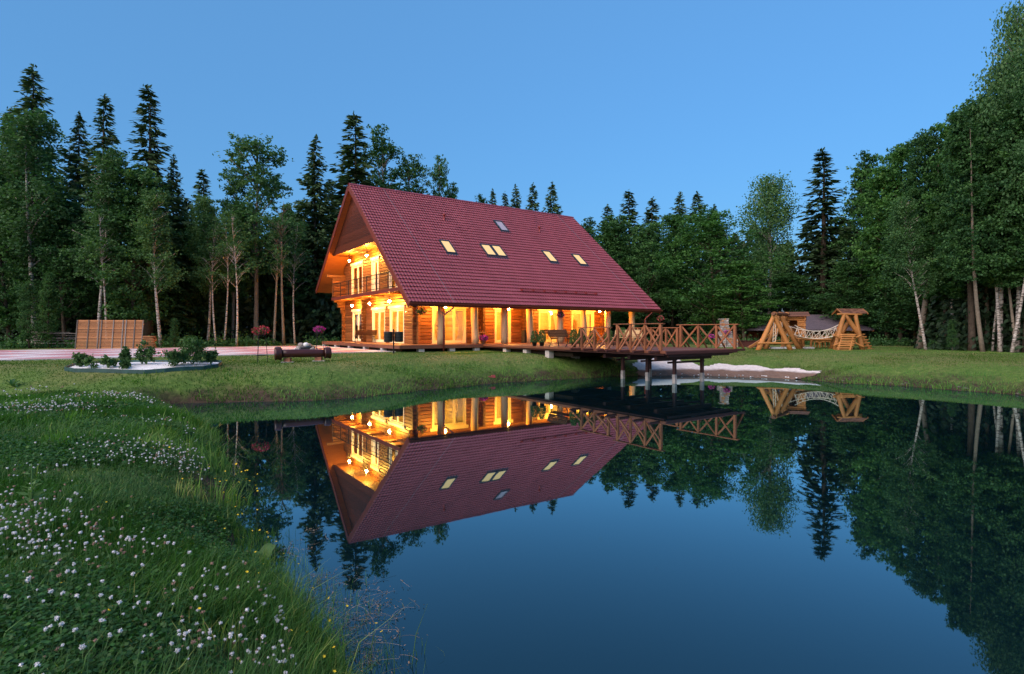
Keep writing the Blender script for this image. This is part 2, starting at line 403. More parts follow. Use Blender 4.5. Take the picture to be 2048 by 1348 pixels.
def gz(x, y):
    sd, par = shore_d(x, y); hm, L = par[..., 0], par[..., 1]
    up = hm*(1-np.exp(-(np.maximum(sd, 0)/(L*1.12))**1.4))+(1.1-hm)*(1-np.exp(-np.maximum(sd, 0)/9))
    xx, yy = np.atleast_1d(np.asarray(x, float)), np.atleast_1d(np.asarray(y, float))
    # left of the inlet: low meadow in front, then the bank rising to the lawn
    s1 = np.clip((-9.6-xx)/2.2, 0, 1); s1 = s1*s1*(3-2*s1); q = np.clip((yy-16.1-.25*np.sin(xx*.9))/3.6, 0, 1); q = q*q*(3-2*q)
    up = np.where(sd > 0, up*(1-s1)+(.46*(1-np.exp(-np.maximum(sd, 0)/.5))*(1-q)+1.04*q)*s1, up)
    n = wob(np.atleast_1d(x), np.atleast_1d(y))*.10*np.clip(sd/3, 0, 1)
    hx = np.atleast_1d(x)-H.translation.x; hy = np.atleast_1d(y)-H.translation.y
    uu = hx*_u.x+hy*_u.y; vv = hx*_v.x+hy*_v.y
    flat = np.clip(np.minimum(vv+1.5, 22-uu)/2.0, 0, 1)       # levelled plot under house and paving
    up = up*(1-flat)+1.1*flat; n = n*(1-flat)
    zz = np.where(sd > 0, up+n, np.maximum(sd*.55, -1.5))
    return zz
def gz1(x, y): return float(gz(x, y)[0])
def ray_ground(px, py, y0=3.0, y1=80.0):
    """where a line of sight meets the ground"""
    Y = np.linspace(y0, y1, 1600); X = (px-1024)/1126*Y; Z = CAM_H-(py-662)/1126*Y
    hit = np.nonzero(Z <= gz(X, Y))[0]; i = hit[0] if len(hit) else -1
    return float(X[i]), float(Y[i])
def grid_axis(core0, core1, step, lo, hi):
    a = list(np.arange(core0, core1+1e-6, step)); s = step
    x = core0; pre = []
    while x > lo: s *= 1.22; x -= s; pre.append(x)
    s = step; x = a[-1]; post = []
    while x < hi: s *= 1.22; x += s; post.append(x)
    return np.array(pre[::-1]+a+post)
def sheet(name, xs, ys, mat, dz=0, keep=None, kind='structure'):
    X, Y = np.meshgrid(xs, ys); Z = gz(X.ravel(), Y.ravel()).reshape(X.shape)+dz
    V = np.stack([X.ravel(), Y.ravel(), Z.ravel()], 1); nx, ny = len(xs), len(ys)
    i = np.arange(nx-1); j = np.arange(ny-1); I, J = np.meshgrid(i, j); a = (J*nx+I).ravel()
    F = np.stack([a, a+1, a+nx+1, a+nx], 1)
    if keep is not None:
        k = keep(X.ravel(), Y.ravel(), Z.ravel()); F = F[k[F].all(1)]
        used = np.unique(F); mp = -np.ones(len(V), int); mp[used] = np.arange(len(used)); V = V[used]; F = mp[F]
    o = add(name, npme(name, V, F, mat, smooth=True)); tag(o, kind=kind); return o

def ground_mat():
    m, nt, p, _ = nodes('lawn_ground')
    vec = coords(nt, 'Object'); n1 = noise(nt, vec, .45, 5, .65); n2 = noise(nt, vec, 5.0, 6, .7); n3 = noise(nt, vec, 1.3, 4, .6)
    ca = ramp(nt, n2, [(.28, (.040, .080, .016)), (.5, (.085, .155, .031)), (.75, (.16, .22, .055))])
    cb = ramp(nt, n2, [(.28, (.08, .09, .028)), (.55, (.17, .17, .06)), (.75, (.26, .22, .10))])
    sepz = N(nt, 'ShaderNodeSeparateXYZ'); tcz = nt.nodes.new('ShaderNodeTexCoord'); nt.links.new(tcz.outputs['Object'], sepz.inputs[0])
    # dry pale turf on the level, darker green lower down, mixed by height
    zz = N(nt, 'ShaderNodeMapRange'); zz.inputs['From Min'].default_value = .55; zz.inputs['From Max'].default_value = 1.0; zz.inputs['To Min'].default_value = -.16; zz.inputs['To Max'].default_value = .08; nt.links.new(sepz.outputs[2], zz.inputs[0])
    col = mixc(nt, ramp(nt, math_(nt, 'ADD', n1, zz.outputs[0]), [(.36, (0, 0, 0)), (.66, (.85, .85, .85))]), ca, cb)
    soil = ramp(nt, n2, [(.3, (.022, .016, .011)), (.7, (.085, .06, .04))])
    sep = N(nt, 'ShaderNodeSeparateXYZ'); tc = nt.nodes.new('ShaderNodeTexCoord'); nt.links.new(tc.outputs['Object'], sep.inputs[0])
    # bare wet soil along the waterline, ragged
    h = math_(nt, 'ADD', sep.outputs[2], math_(nt, 'MULTIPLY', math_(nt, 'SUBTRACT', n3, .5), .9))
    f = N(nt, 'ShaderNodeMapRange'); f.inputs['From Min'].default_value = .15; f.inputs['From Max'].default_value = .50
    f.inputs['To Min'].default_value = 1; f.inputs['To Max'].default_value = 0; nt.links.new(h, f.inputs[0])
    col = mixc(nt, f.outputs[0], col, soil)
    nt.links.new(col, p.inputs['Base Color']); p.inputs['Roughness'].default_value = .9; p.inputs['Specular IOR Level'].default_value = .15
    bump(nt, p, n2, .8, .06); return m
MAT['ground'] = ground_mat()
xs = grid_axis(-24, 28, .33, -900, 900); ys = grid_axis(-3, 40, .33, -500, 1500)
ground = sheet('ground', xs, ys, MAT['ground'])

def water_mat():
    m, nt, p, out = nodes('pond_water')
    vec = coords(nt, 'Object', (1.0, .45, 1.0)); n = noise(nt, vec, 2.6, 2, .5); n2 = noise(nt, vec, .7, 2, .5)
    hh = math_(nt, 'ADD', n, math_(nt, 'MULTIPLY', n2, 1.2))
    b = N(nt, 'ShaderNodeBump'); b.inputs['Strength'].default_value = .018; b.inputs['Distance'].default_value = .02
    nt.links.new(hh, b.inputs['Height'])
    nt.nodes.remove(p)
    df = N(nt, 'ShaderNodeBsdfDiffuse'); df.inputs[0].default_value = (.002, .010, .014, 1)
    gl = N(nt, 'ShaderNodeBsdfGlossy'); gl.inputs['Color'].default_value = (.72, .96, 1.0, 1); gl.inputs['Roughness'].default_value = .016
    fr = N(nt, 'ShaderNodeFresnel'); fr.inputs['IOR'].default_value = 1.34
    for q in (df, gl, fr): nt.links.new(b.outputs[0], q.inputs['Normal'])
    mx = N(nt, 'ShaderNodeMixShader'); nt.links.new(math_(nt, 'MINIMUM', math_(nt, 'MULTIPLY', fr.outputs[0], 2.2), .62), mx.inputs[0]); nt.links.new(df.outputs[0], mx.inputs[1]); nt.links.new(gl.outputs[0], mx.inputs[2]); nt.links.new(mx.outputs[0], out.inputs[0])
    return m
MAT['water'] = water_mat()
wv = [(-14, -12, 0), (26, -12, 0), (26, 32, 0), (-14, 32, 0)]
water = tag(add('pond_water', me('pond_water', wv, [(0, 1, 2, 3)], mat=MAT['water'])), kind='structure')

def sand_mat():
    m, nt, p, _ = nodes('sand'); vec = coords(nt, 'Object'); n = noise(nt, vec, 7, 6, .7); n2 = noise(nt, vec, .8, 3, .6)
    sep = N(nt, 'ShaderNodeSeparateXYZ'); tc = nt.nodes.new('ShaderNodeTexCoord'); nt.links.new(tc.outputs['Object'], sep.inputs[0])
    dry = ramp(nt, n, [(.3, (.56, .50, .47)), (.7, (.76, .71, .68))]); wet = ramp(nt, n, [(.3, (.12, .072, .05)), (.7, (.22, .14, .10))])
    h = math_(nt, 'ADD', sep.outputs[2], math_(nt, 'MULTIPLY', math_(nt, 'SUBTRACT', n2, .5), .25))
    f = N(nt, 'ShaderNodeMapRange'); f.inputs['From Min'].default_value = .22; f.inputs['From Max'].default_value = .30; nt.links.new(h, f.inputs[0])
    nt.links.new(mixc(nt, f.outputs[0], wet, dry), p.inputs['Base Color']); p.inputs['Roughness'].default_value = .95; bump(nt, p, noise(nt, vec, 2.6, 5, .7), .9, .12); return m
MAT['sand'] = sand_mat()
SAND = [(6.3, 28.7), (7.5, 28.2), (10.8, 27.8), (13.2, 27.0), (14.6, 26.7), (14.9, 27.4), (14.0, 28.9), (12.9, 30.2), (11.6, 30.7), (10.2, 30.6), (9.7, 31.6), (9.6, 34.0), (8.6, 35.6), (7.6, 34.6), (6.9, 31.5)]
def inpoly(x, y, P):
    ins = np.zeros(x.shape, bool)
    for (ax, ay), (bx, by) in zip(P, P[1:]+P[:1]):
        ins ^= ((ay > y) != (by > y)) & (x < (bx-ax)*(y-ay)/((by-ay) or 1e-9)+ax)
    return ins
jx = lambda x, y: (x+.12*np.sin(y*5)+.1*np.sin(y*2.1+x)+.05*np.sin(y*17+x*9), y+.12*np.sin(x*4.3)+.1*np.sin(x*1.9+2)+.05*np.sin(x*19+y*7))
sheet('sand_bank', np.arange(6, 15.3, .045), np.arange(26.5, 36, .045), MAT['sand'], .035, lambda x, y, z: inpoly(*jx(x, y), SAND) & (z > -.12))
def paving_mat():
    m, nt, p, _ = nodes('paving'); vec = coords(nt, 'Object')
    br = N(nt, 'ShaderNodeTexBrick'); br.inputs['Scale'].default_value = 5.0; br.inputs['Mortar Size'].default_value = .012
    br.inputs['Color1'].default_value = (1, 1, 1, 1); br.inputs['Color2'].default_value = (.72, .72, .72, 1); br.inputs['Mortar'].default_value = (.35, .35, .35, 1)
    nt.links.new(vec, br.inputs['Vector'])
    # red and pale pavers laid in zigzag bands across the yard
    sep = N(nt, 'ShaderNodeSeparateXYZ'); nt.links.new(vec, sep.inputs[0])
    zig = math_(nt, 'PINGPONG', sep.outputs[1], 2.2); a = math_(nt, 'ADD', sep.outputs[0], math_(nt, 'MULTIPLY', zig, 1.1))
    w = math_(nt, 'FRACT', math_(nt, 'MULTIPLY', a, .24)); n = noise(nt, vec, 9, 3, .6)
    w = math_(nt, 'ADD', w, math_(nt, 'MULTIPLY', math_(nt, 'SUBTRACT', n, .5), .5))
    col = ramp(nt, w, [(.40, (.72, .66, .68)), (.52, (.55, .26, .29))])
    nt.links.new(mixc(nt, 1, col, br.outputs['Color'], 'MULTIPLY'), p.inputs['Base Color']); p.inputs['Roughness'].default_value = .8
    bump(nt, p, br.outputs['Fac'], -.4, .01); return m
MAT['paving'] = paving_mat()
mb = MB(); mb.box((-46, 1.0, 1.08), (-.42, 16.6, 1.135))
paving = tag(mb.build('paved_yard', MAT['paving'], None, H), kind='structure')
mb = MB(); mb.box((-46, .86, 1.07), (-.42, .995, 1.15)); tag(mb.build('paving_kerb', MAT['concrete'], None, H), kind='structure')
# ------------------------------------------------------------------ the log house (house frame H)
EAVE_Z, SLOPE, RIDGE_V, BACK_V, LEN = 3.93, .849, 10.35, 18.6, 20.9
RIDGE_Z = EAVE_Z+SLOPE*RIDGE_V
DECK_Z = 1.5
GU, LV, RU, BV = 1.7, 2.6, 17.0, 16.1          # gable wall plane, long wall plane, right end, back wall
def roof_z(v): return EAVE_Z+SLOPE*v if v <= RIDGE_V else RIDGE_Z-SLOPE*(v-RIDGE_V)
house = thing('log_house', 'large two-storey log house with a steep red tiled roof and glowing windows', 'house', H)
def part(name, mb, mat, parent=house, smooth=False, M=H): return mb.build(name, mat, parent, M, smooth)

# roof slab with boarded underside
pitch = math.atan(SLOPE); cp, sp = math.cos(pitch), math.sin(pitch)
RF = H @ axes(Vector((0, 0, EAVE_Z)), Vector((1, 0, 0)), Vector((0, cp, sp)), Vector((0, -sp, cp)))          # front slope plane
RB = H @ axes(Vector((LEN, BACK_V, roof_z(BACK_V))), Vector((-1, 0, 0)), Vector((0, -cp, sp)), Vector((0, sp, cp)))
SLF = RIDGE_V/cp; SLB = (BACK_V-RIDGE_V)/cp
mb = MB()
prof = [(0, EAVE_Z-.02), (RIDGE_V, RIDGE_Z-.02), (BACK_V, roof_z(BACK_V)-.02), (BACK_V, roof_z(BACK_V)-.22), (RIDGE_V, RIDGE_Z-.28), (0, EAVE_Z-.22)]
v = [(u, a, z) for u in (.03, LEN-.03) for a, z in prof]
f = [(5, 4, 1, 0), (4, 3, 2, 1), (6, 7, 10, 11), (7, 8, 9, 10)]+[(i, (i+1) % 6, 6+(i+1) % 6, 6+i) for i in range(6)]
mb.raw(v, f); roof = part('roof', mb, MAT['soffit'])
# verge boards, ridge cap, eave board
for u in (0, LEN):
    for a, b in ((0, RIDGE_V), (BACK_V, RIDGE_V)):
        bar('verge_board', (u, a, roof_z(a)-.16), (u, b-.02*(1 if a < b else -1), roof_z(b)-.17), .05, .36, MAT['fascia'], roof, H, up=(0, 0, 1))
bar('eave_board', (.03, -.03, EAVE_Z-.12), (LEN-.03, -.03, EAVE_Z-.12), .03, .2, MAT['fascia'], roof, H)
def roofmetal():
    m, nt, p, _ = nodes('red_roof_metal'); vec = coords(nt, 'Object'); n = noise(nt, coords(nt, 'Object', (1.0, .28, 1.0)), 1.1, 6, .7); n2 = noise(nt, vec, 14, 3, .6)
    col = ramp(nt, n, [(.3, (.215, .044, .056)), (.55, (.27, .057, .073)), (.75, (.315, .070, .088))])
    col = mixc(nt, ramp(nt, n2, [(.5, (0, 0, 0)), (.8, (.25, .25, .25))]), col, (.20, .035, .035))
    nt.links.new(col, p.inputs['Base Color']); p.inputs['Roughness'].default_value = .42; p.inputs['Specular IOR Level'].default_value = .5; return m
MAT['roof'] = roofmetal()
# pressed tiles: one module, the 300 nearest as pieces, the rest joined
NC, NR = 100, 37
TW, TL = LEN/NC, SLF/NR
K = 7
tv = []
for row, (yy, lift) in enumerate(((.030, .0), (-.02, 1.0), (TL*.25, .72), (TL-.004, 0.0))):
    for k in range(K+1):
        t = k/K; wv_ = .5-.5*math.cos(2*math.pi*t); wv_ = wv_**.7
        z = .012+.034*wv_+(.050*lift if row else -.0)
        y = yy-(.045*wv_ if row < 2 else 0)
        tv.append((TW*t, y, z if row else .004+.028*wv_))
tf = [(r*(K+1)+k, r*(K+1)+k+1, (r+1)*(K+1)+k+1, (r+1)*(K+1)+k) for r in range(3) for k in range(K)]
tile_m = me('roof_tile', tv, tf, True, MAT['roof'])
near = sorted(((RF @ Vector((c*TW, r*TL, 0))-Vector((0, 0, CAM_H))).length, c, r) for c in range(NC) for r in range(NR))
near300 = set((c, r) for _, c, r in near[:300])
for c, r in sorted(near300):
    add('roof_tile', tile_m, None, roof, RF @ T(c*TW, r*TL, .0))
TV, TF = np.array(tv), np.array(tf)
def tile_field(name, nc, nr, tl, skip, M):
    cr = np.array([(c, r) for c in range(nc) for r in range(nr) if (c, r) not in skip])
    off = np.stack([cr[:, 0]*TW, cr[:, 1]*tl, np.zeros(len(cr))], 1); base = TV*np.array([1, tl/TL, 1])
    V = (base[None]+off[:, None]).reshape(-1, 3); F = (TF[None]+(np.arange(len(cr))*len(TV))[:, None, None]).reshape(-1, 4)
    o = add(name, npme(name, V, F, MAT['roof'], smooth=True), None, roof, M); tag(o, kind='stuff'); return o
tile_field('roof_tiles', NC, NR, TL, near300, RF)
nrb = round(SLB/TL); tile_field('roof_tiles', NC, nrb, SLB/nrb, set(), RB)
mb = MB()
nseg = 52
for i in range(nseg):
    a = i*LEN/nseg; b = a+LEN/nseg+.03
    seg = []
    for x, s in ((a, 1.0), (b, .93)):
        for k in range(7):
            an = math.pi*k/6; seg.append((x, RIDGE_V+.17*s*math.cos(an), RIDGE_Z-.03+.15*s*math.sin(an)))
    mb.raw(seg, [(k, k+1, 8+k, 7+k) for k in range(6)])
part('ridge_cap', mb, MAT['roof'], roof)
# gutter and downpipes
mb = MB()
g = []
for x in (-.02, LEN+.05):
    for k in range(9):
        an = math.pi+math.pi*k/8; g.append((x, -.12+.075*math.cos(an), EAVE_Z-.06+.075*math.sin(an)))
    for k in range(8, -1, -1):
        an = math.pi+math.pi*k/8; g.append((x, -.12+.066*math.cos(an), EAVE_Z-.058+.066*math.sin(an)))
mb.raw(g, [(i, (i+1) % 18, 18+(i+1) % 18, 18+i) for i in range(18)]+[tuple(range(17, -1, -1)), tuple(range(18, 36))])
gut = part('gutter', mb, MAT['gutter'])
for u0 in (2.75, LEN-1.15):
    mb = MB(); mb.tube([(u0, -.12, EAVE_Z-.12), (u0, -.12, EAVE_Z-.24), (u0-.06, -.09, EAVE_Z-.32), (u0-.48, .06, EAVE_Z-.66), (u0-.53, .08, EAVE_Z-.76), (u0-.53, .08, 1.12)], .048, 8)
    part('downpipe', mb, MAT['gutter'], smooth=True)
# snow guard, vents, lightning wires
mb = MB(); sg_z = .16
for k in range(8):
    u = 8.55+k*(15.15-8.55)/7
    mb.prism([(0, 0), (.30, .0), (.02, .20), (-.03, .2)], .03, RF @ T(u, 1.18/cp-.1, .05) @ RZ(math.pi/2))
sg = mb.build('snow_guard', MAT['vent'], roof)
mb = MB()
for dz, r in ((.20, .018), (.11, .018)):
    mb.tube([(8.4, 1.18/cp-.08, dz), (15.3, 1.18/cp-.08, dz)], r, 6)
mb.build('snow_guard_pipe', MAT['vent'], roof, RF)
for u, vv in ((6.22, 7.65), (14.99, 7.63)):
    mb = MB(); mb.lathe([(.10, 0), (.09, .06), (.055, .08), (.055, .34), (.11, .35), (.12, .40), (.10, .46), (.02, .48)], 10)
    mb.build('roof_vent', MAT['vent'], roof, H @ T(u, vv, roof_z(vv)+.02), smooth=True)
for u0, v0, u1, v1 in ((2.55, 10.2, 2.85, -.1), (18.94, 10.2, 19.3, -.1)):
    mb = MB(); mb.tube([(u0+(u1-u0)*t, (v0+(v1-v0)*t), roof_z(v0+(v1-v0)*t)+.13) for t in np.linspace(0, 1, 12)], .009, 5)
    part('lightning_wire', mb, MAT['wire'], roof)
# skylights
def skylight(u0, u1, vlo, vhi, lit):
    s0, s1 = vlo/cp, vhi/cp
    t = add('skylight', None or MB_sky_frame(u1-u0, s1-s0), MAT['skyframe'], house, RF @ T(u0, s0, 0))
    mb = MB(); mb.box((.09, .09, .10), (u1-u0-.09, s1-s0-.10, .115)); mb.build('pane', MAT['skypane'] if lit else MAT['skypane_dim'], t, RF @ T(u0, s0, 0))
    mb = MB(); n = 8
    for k in range(n):
        x0, x1 = -.06+k*(u1-u0+.12)/n, -.06+(k+1)*(u1-u0+.12)/n
        mb.raw([(x0, -.02, .09), (x1, -.02, .09), (x1, -.24, .05), ((x0+x1)/2, -.27, .075), (x0, -.24, .05)], [(0, 4, 3, 2, 1)])
    mb.build('flashing', MAT['skyframe'], t, RF @ T(u0, s0, 0))
def MB_sky_frame(w, l):
    mb = MB()
    mb.box((0, 0, 0), (w, .09, .13)); mb.box((0, l-.12, 0), (w, l, .16)); mb.box((0, .09, 0), (.09, l-.12, .14)); mb.box((w-.09, .09, 0), (w, l-.12, .14))
    return mb.mesh('skylight')
for u0, u1, a, b, lit in ((4.54, 5.33, 4.14, 5.31, 1), (7.78, 8.62, 4.25, 5.33, 1), (8.68, 9.50, 4.25, 5.33, 1), (13.30, 14.11, 4.16, 5.29, 1), (16.27, 17.10, 4.13, 5.25, 1), (10.85, 11.63, 7.14, 8.29, 0)):
    skylight(u0, u1, a, b, lit)

# log walls: each course is laid log by log, cut at the openings
LH, LT = .222, .17
def log_wall(name, F, a0, a1, z0, z1, openings, topfn=None, ext=(.32, .32), label=None):
    """F: local x along the wall, y inward, z up.  topfn(a) limits the wall under the roof"""
    mb = MB(); n = int(round((z1-z0)/LH)); pieces = []
    for i in range(n):
        zb = z0+i*LH; zm = zb+LH/2; lo, hi = a0, a1
        if topfn is not None:
            aa = np.linspace(a0, a1, 200); ok = aa[np.array([topfn(a) for a in aa]) > zb+LH]
            if len(ok) < 2: continue
            lo, hi = ok[0], ok[-1]
        cuts = sorted((o[0], o[1]) for o in openings if o[2] < zm < o[3]); segs = []; x = lo
        for c0, c1 in cuts:
            if c0 > x+.05: segs.append((x, min(c0, hi)))
            x = max(x, c1)
        if x < hi-.05: segs.append((x, hi))
        for s0, s1 in segs:
            e0 = ext[0] if abs(s0-a0) < .01 else 0; e1 = ext[1] if abs(s1-a1) < .01 else 0
            st = (i % 2)*.0; pieces.append((s0-e0, s1+e1, zm))
            mb.box((s0+.005, LT/2+.004, zb), (s1-.005, LT/2+.05, zb+LH))
    w = mb.build(name, MAT['inner'], house, F)
    for s0, s1, zm in pieces:
        bar('log', (s0, 0, zm), (s1, 0, zm), LT, LH-.012, MAT['log'], w, F, ch=.028)
    return w
FL = H @ T(0, LV, 0)                                            # long wall, x = u, y = inward
FG = H @ axes(Vector((GU, 0, 0)), Vector((0, -1, 0)), Vector((1, 0, 0)), Vector((0, 0, 1)))   # gable wall, x = -v
FR = H @ axes(Vector((RU, 0, 0)), Vector((0, 1, 0)), Vector((-1, 0, 0)), Vector((0, 0, 1)))   # right end wall, x = v
FBK = H @ axes(Vector((0, BV, 0)), Vector((-1, 0, 0)), Vector((0, -1, 0)), Vector((0, 0, 1)))
ZD = DECK_Z+.02
OPL = [(2.68, 5.12, 1.4, 3.80), (7.32, 8.64, 1.4, 3.80), (11.0, 13.1, 1.4, 3.80), (14.05, 16.3, 1.4, 3.80)]
OPG = [(-14.2, -11.95, 1.4, 3.82), (-9.95, -7.55, 1.4, 3.82), (-6.7, -4.35, 1.4, 3.82), (-14.45, -11.95, 5.0, 7.42), (-10.1, -8.72, 5.0, 7.42), (-6.8, -4.4, 5.0, 7.42)]
log_wall('long_wall', FL, GU, RU, 1.3, 5.9, OPL)
log_wall('gable_wall', FG, -BV, -LV, 1.3, 8.3, OPG, lambda a: min(roof_z(-a)-.3, 99))
log_wall('end_wall', FR, LV, BV, 1.3, 9.0, [], lambda a: roof_z(a)-.35)
log_wall('back_wall', FBK, -RU, -GU, 1.3, 5.8, [])
# columns of log ends where the cross walls pass through
def log_ends(F, a, z0, z1, out=.34):
    mb = MB(); n = int((z1-z0)/LH)
    for i in range(n):
        z = z0+(i+.5)*LH; o = out*(1 if i % 2 else .92)
        mb.bar((a, -LT/2-o, z), (a, -LT/2+.01, z), LT, LH-.012)
    return mb.build('log_ends', MAT['logend'], house, F)
for a in (6.30, 9.62): log_ends(FL, a, 1.3, 4.1)
log_ends(FG, -11.35, 1.3, 4.65)
# stepped corbel logs at the left end of the gable and the wing wall beside the balcony
for k, (out, z) in enumerate(((.36, 3.85), (.36, 4.07), (.62, 4.29), (.62, 4.51), (.88, 4.69))):
    bar('corbel_log', (GU-LT/2-out, BV, z), (GU-LT/2, BV, z), LT, LH-.012, MAT['log'], house, H, ch=.028)
for k in range(8):
    z = 5.02+k*LH; out = 1.05 if k < 7 else 1.5
    bar('corbel_log', (GU-LT/2-out, BV-.12, z+.1), (GU-LT/2, BV-.12, z+.1), LT, LH-.012, MAT['log'], house, H, ch=.028)
for k, (out, z) in enumerate(((.45, 3.85), (.45, 4.07), (.7, 4.29), (.7, 4.51), (.9, 4.69))):
    bar('corbel_log', (GU-LT/2-out, LV, z), (GU-LT/2, LV, z), LT, LH-.012, MAT['log'], house, H, ch=.028)

# gable panel, balcony ceiling, balcony
PU = .42
vl, vr = (8.2-EAVE_Z+.30)/SLOPE, RIDGE_V+(RIDGE_Z-.30-8.2)/SLOPE
FP = H @ axes(Vector((PU, 0, 0)), Vector((0, -1, 0)), Vector((1, 0, 0)), Vector((0, 0, 1)))
pan = None
nb = 30; zt = RIDGE_Z-.32
mb = MB(); mb.prism([(-vl, 8.22), (-RIDGE_V, zt-.02), (-vr, 8.22)], .05, FP @ T(0, .03, 0)); pan = mb.build('gable_panel', MAT['panel'], house)
for k in range(nb):
    z0, z1 = 8.2+(zt-8.2)*k/nb, 8.2+(zt-8.2)*(k+1)/nb-.008
    w0 = lambda z: (z-8.2)/SLOPE
    a0, a1, b0, b1 = -vl-w0(z0), -vr+w0(z0), -vl-w0(z1), -vr+w0(z1)
    if a0-a1 < .15: continue
    mb = MB(); mb.prism([(a0, z0-8.2), (b0, z1-8.2), (b1, z1-8.2), (a1, z0-8.2)], .026)
    mb.build('plank', MAT['panel'], pan, FP @ T(0, 0, 8.2))
def boards(name, F, x0, x1, y0, y1, z, w, t, mat, parent, gap=.006, along='x', m=None):
    """a field of boards, each its own piece, side by side"""
    n = max(1, int(round(((y1-y0) if along == 'x' else (x1-x0))/w))); out = []
    for k in range(n):
        if along == 'x':
            a = y0+(k+.5)*(y1-y0)/n; out.append(bar(name, (x0, a, z), (x1, a, z), (y1-y0)/n-gap, t, mat, parent, F, ch=.006))
        else:
            a = x0+(k+.5)*(x1-x0)/n; out.append(bar(name, (a, y0, z), (a, y1, z), (x1-x0)/n-gap, t, mat, parent, F, ch=.006))
    return out
mb = MB(); mb.box((PU+.04, vl-.2, 8.26), (GU-.09, vr+.2, 8.32)); ceil = part('balcony_ceiling', mb, MAT['soffit'])
boards('board', H, PU+.09, GU-.1, vl-.1, vr+.1, 8.245, .16, .025, MAT['soffit'], ceil, .005, 'y')
BU = .55
mb = MB(); mb.box((BU+.03, 2.55, 4.80), (GU-.09, BV-.1, 4.93)); bal = part('balcony', mb, MAT['soffit'])
bar('floor_beam', (BU, 2.5, 4.84), (BU, BV, 4.84), .06, .24, MAT['fascia'], bal, H)
for k in range(9):
    v_ = 3.2+k*1.55; bar('joist', (BU+.03, v_, 4.74), (GU-.09, v_, 4.74), .10, .11, MAT['log'], bal, H)
rt = 6.03
for v_ in np.linspace(2.62, BV-.18, 8):
    bar('rail_post', (BU+.05, v_, 4.94), (BU+.05, v_, rt), .055, .055, MAT['iron'], bal, H)
for z, t in ((rt, .06), (5.78, .035), (5.42, .032), (5.08, .04)):
    bar('rail', (BU+.05, 2.62, z), (BU+.05, BV-.18, z), t, t, MAT['iron'], bal, H)
mb = MB()
vs = np.linspace(2.62, BV-.18, 8)
for a, b in zip(vs[:-1], vs[1:]):
    for q in range(7):
        vv = a+(b-a)*(q+.5)/7
        mb.tube([(BU+.05, vv-.09, 5.95), (BU+.05, vv+.09, 5.95), (BU+.05, vv+.09, 5.87), (BU+.05, vv-.09, 5.87)], .008, 4)
    for q in (1.5, 3.5, 5.5):
        vv = a+(b-a)*q/7
        mb.tube([(BU+.05, vv-.14, 5.54), (BU+.05, vv+.14, 5.54), (BU+.05, vv+.14, 5.48), (BU+.05, vv-.14, 5.48)], .009, 4)
part('rail_ornament', mb, MAT['iron'], bal)

# porch ceiling, eave beam, natural posts
mb = MB(); mb.box((.3, .95, 4.22), (LEN-.3, LV-.09, 4.26)); pc = part('porch_ceiling', mb, MAT['soffit'])
boards('board', H, .3, LEN-.3, .95, LV-.1, 4.205, .16, .025, MAT['soffit'], pc)
log('eave_beam', (.25, .72, 4.10), (LEN-.25, .72, 4.10), .14, .14, MAT['post'], house, H, 3, .03)
for k, u in enumerate((2.38, 4.72, 6.90, 8.92, 11.5, 13.62, 16.0, 18.52)):
    p = log('porch_post', (u, .72, DECK_Z+.01), (u+rnd.uniform(-.04, .04), .72, 4.0), .25 if k > 5 else .235, .215, MAT['post'], house, H, 11+k, .10)

# doors: cream frames, head boards, glazing bars and panes
def glazed(F, a0, a1, z0, z1, leaves, head=True, solid=None, midrail=None):
    fw = .11
    d = add('door', matmesh(bar_mesh(a1-a0, .10, .09, .01), MAT['trim']), None, house, F @ T((a0+a1)/2, -.05, z1-.045))
    Md = lambda *p: p
    for x in (a0+fw/2, a1-fw/2): bar('jamb', (x, -.05, z0), (x, -.05, z1-.09), .11, fw, MAT['trim'], d, F, up=(1, 0, 0))
    if head: bar('head_board', (a0-.14, -.115, z1+.085), (a1+.14, -.115, z1+.085), .07, .20, MAT['trim'], d, F, ch=.03)
    bar('threshold', (a0+fw, -.05, z0+.03), (a1-fw, -.05, z0+.03), .14, .06, MAT['trim'], d, F)
    xs_ = np.linspace(a0+fw, a1-fw, leaves+1)
    for i in range(leaves):
        l, r = xs_[i]+.004, xs_[i+1]-.004; s = .085
        for x in (l+s/2, r-s/2): bar('stile', (x, .0, z0+.07), (x, .0, z1-.1), .06, s, MAT['trim'], d, F, up=(1, 0, 0))
        for z, hgt in ((z0+.13, .12), (z1-.15, .09)): bar('rail', (l+s, 0, z), (r-s, 0, z), .055, hgt, MAT['trim'], d, F)
        if midrail: bar('rail', (l+s, 0, midrail), (r-s, 0, midrail), .05, .07, MAT['trim'], d, F)
        if solid:
            mb = MB(); w3 = (r-l-2*s)
            mb.box((l+s, -.01, z0+.19), (l+s+w3*.33, .01, z1-.2)); mb.box((r-s-w3*.33, -.01, z0+.19), (r-s, .01, z1-.2)); mb.build('door_panel', MAT['trim'], d, F)
            mb = MB(); mb.box((l+s+w3*.335, -.006, z0+.19), (r-s-w3*.335, .006, z1-.2)); mb.build('pane', MAT['glass'], d, F)
        else:
            mb = MB(); mb.box((l+s, -.006, z0+.19), (r-s, .006, z1-.195)); mb.build('pane', MAT['glass'], d, F)
        if i == 0 and leaves > 1 or leaves == 1:
            mb = MB(); mb.tube([(r-s*.5, -.035, z0+1.0), (r-s*.5, -.075, z0+1.02), (r-s*.5-.10, -.08, z0+1.02)], .011, 5); mb.build('handle', MAT['iron'], d, F)
    return d
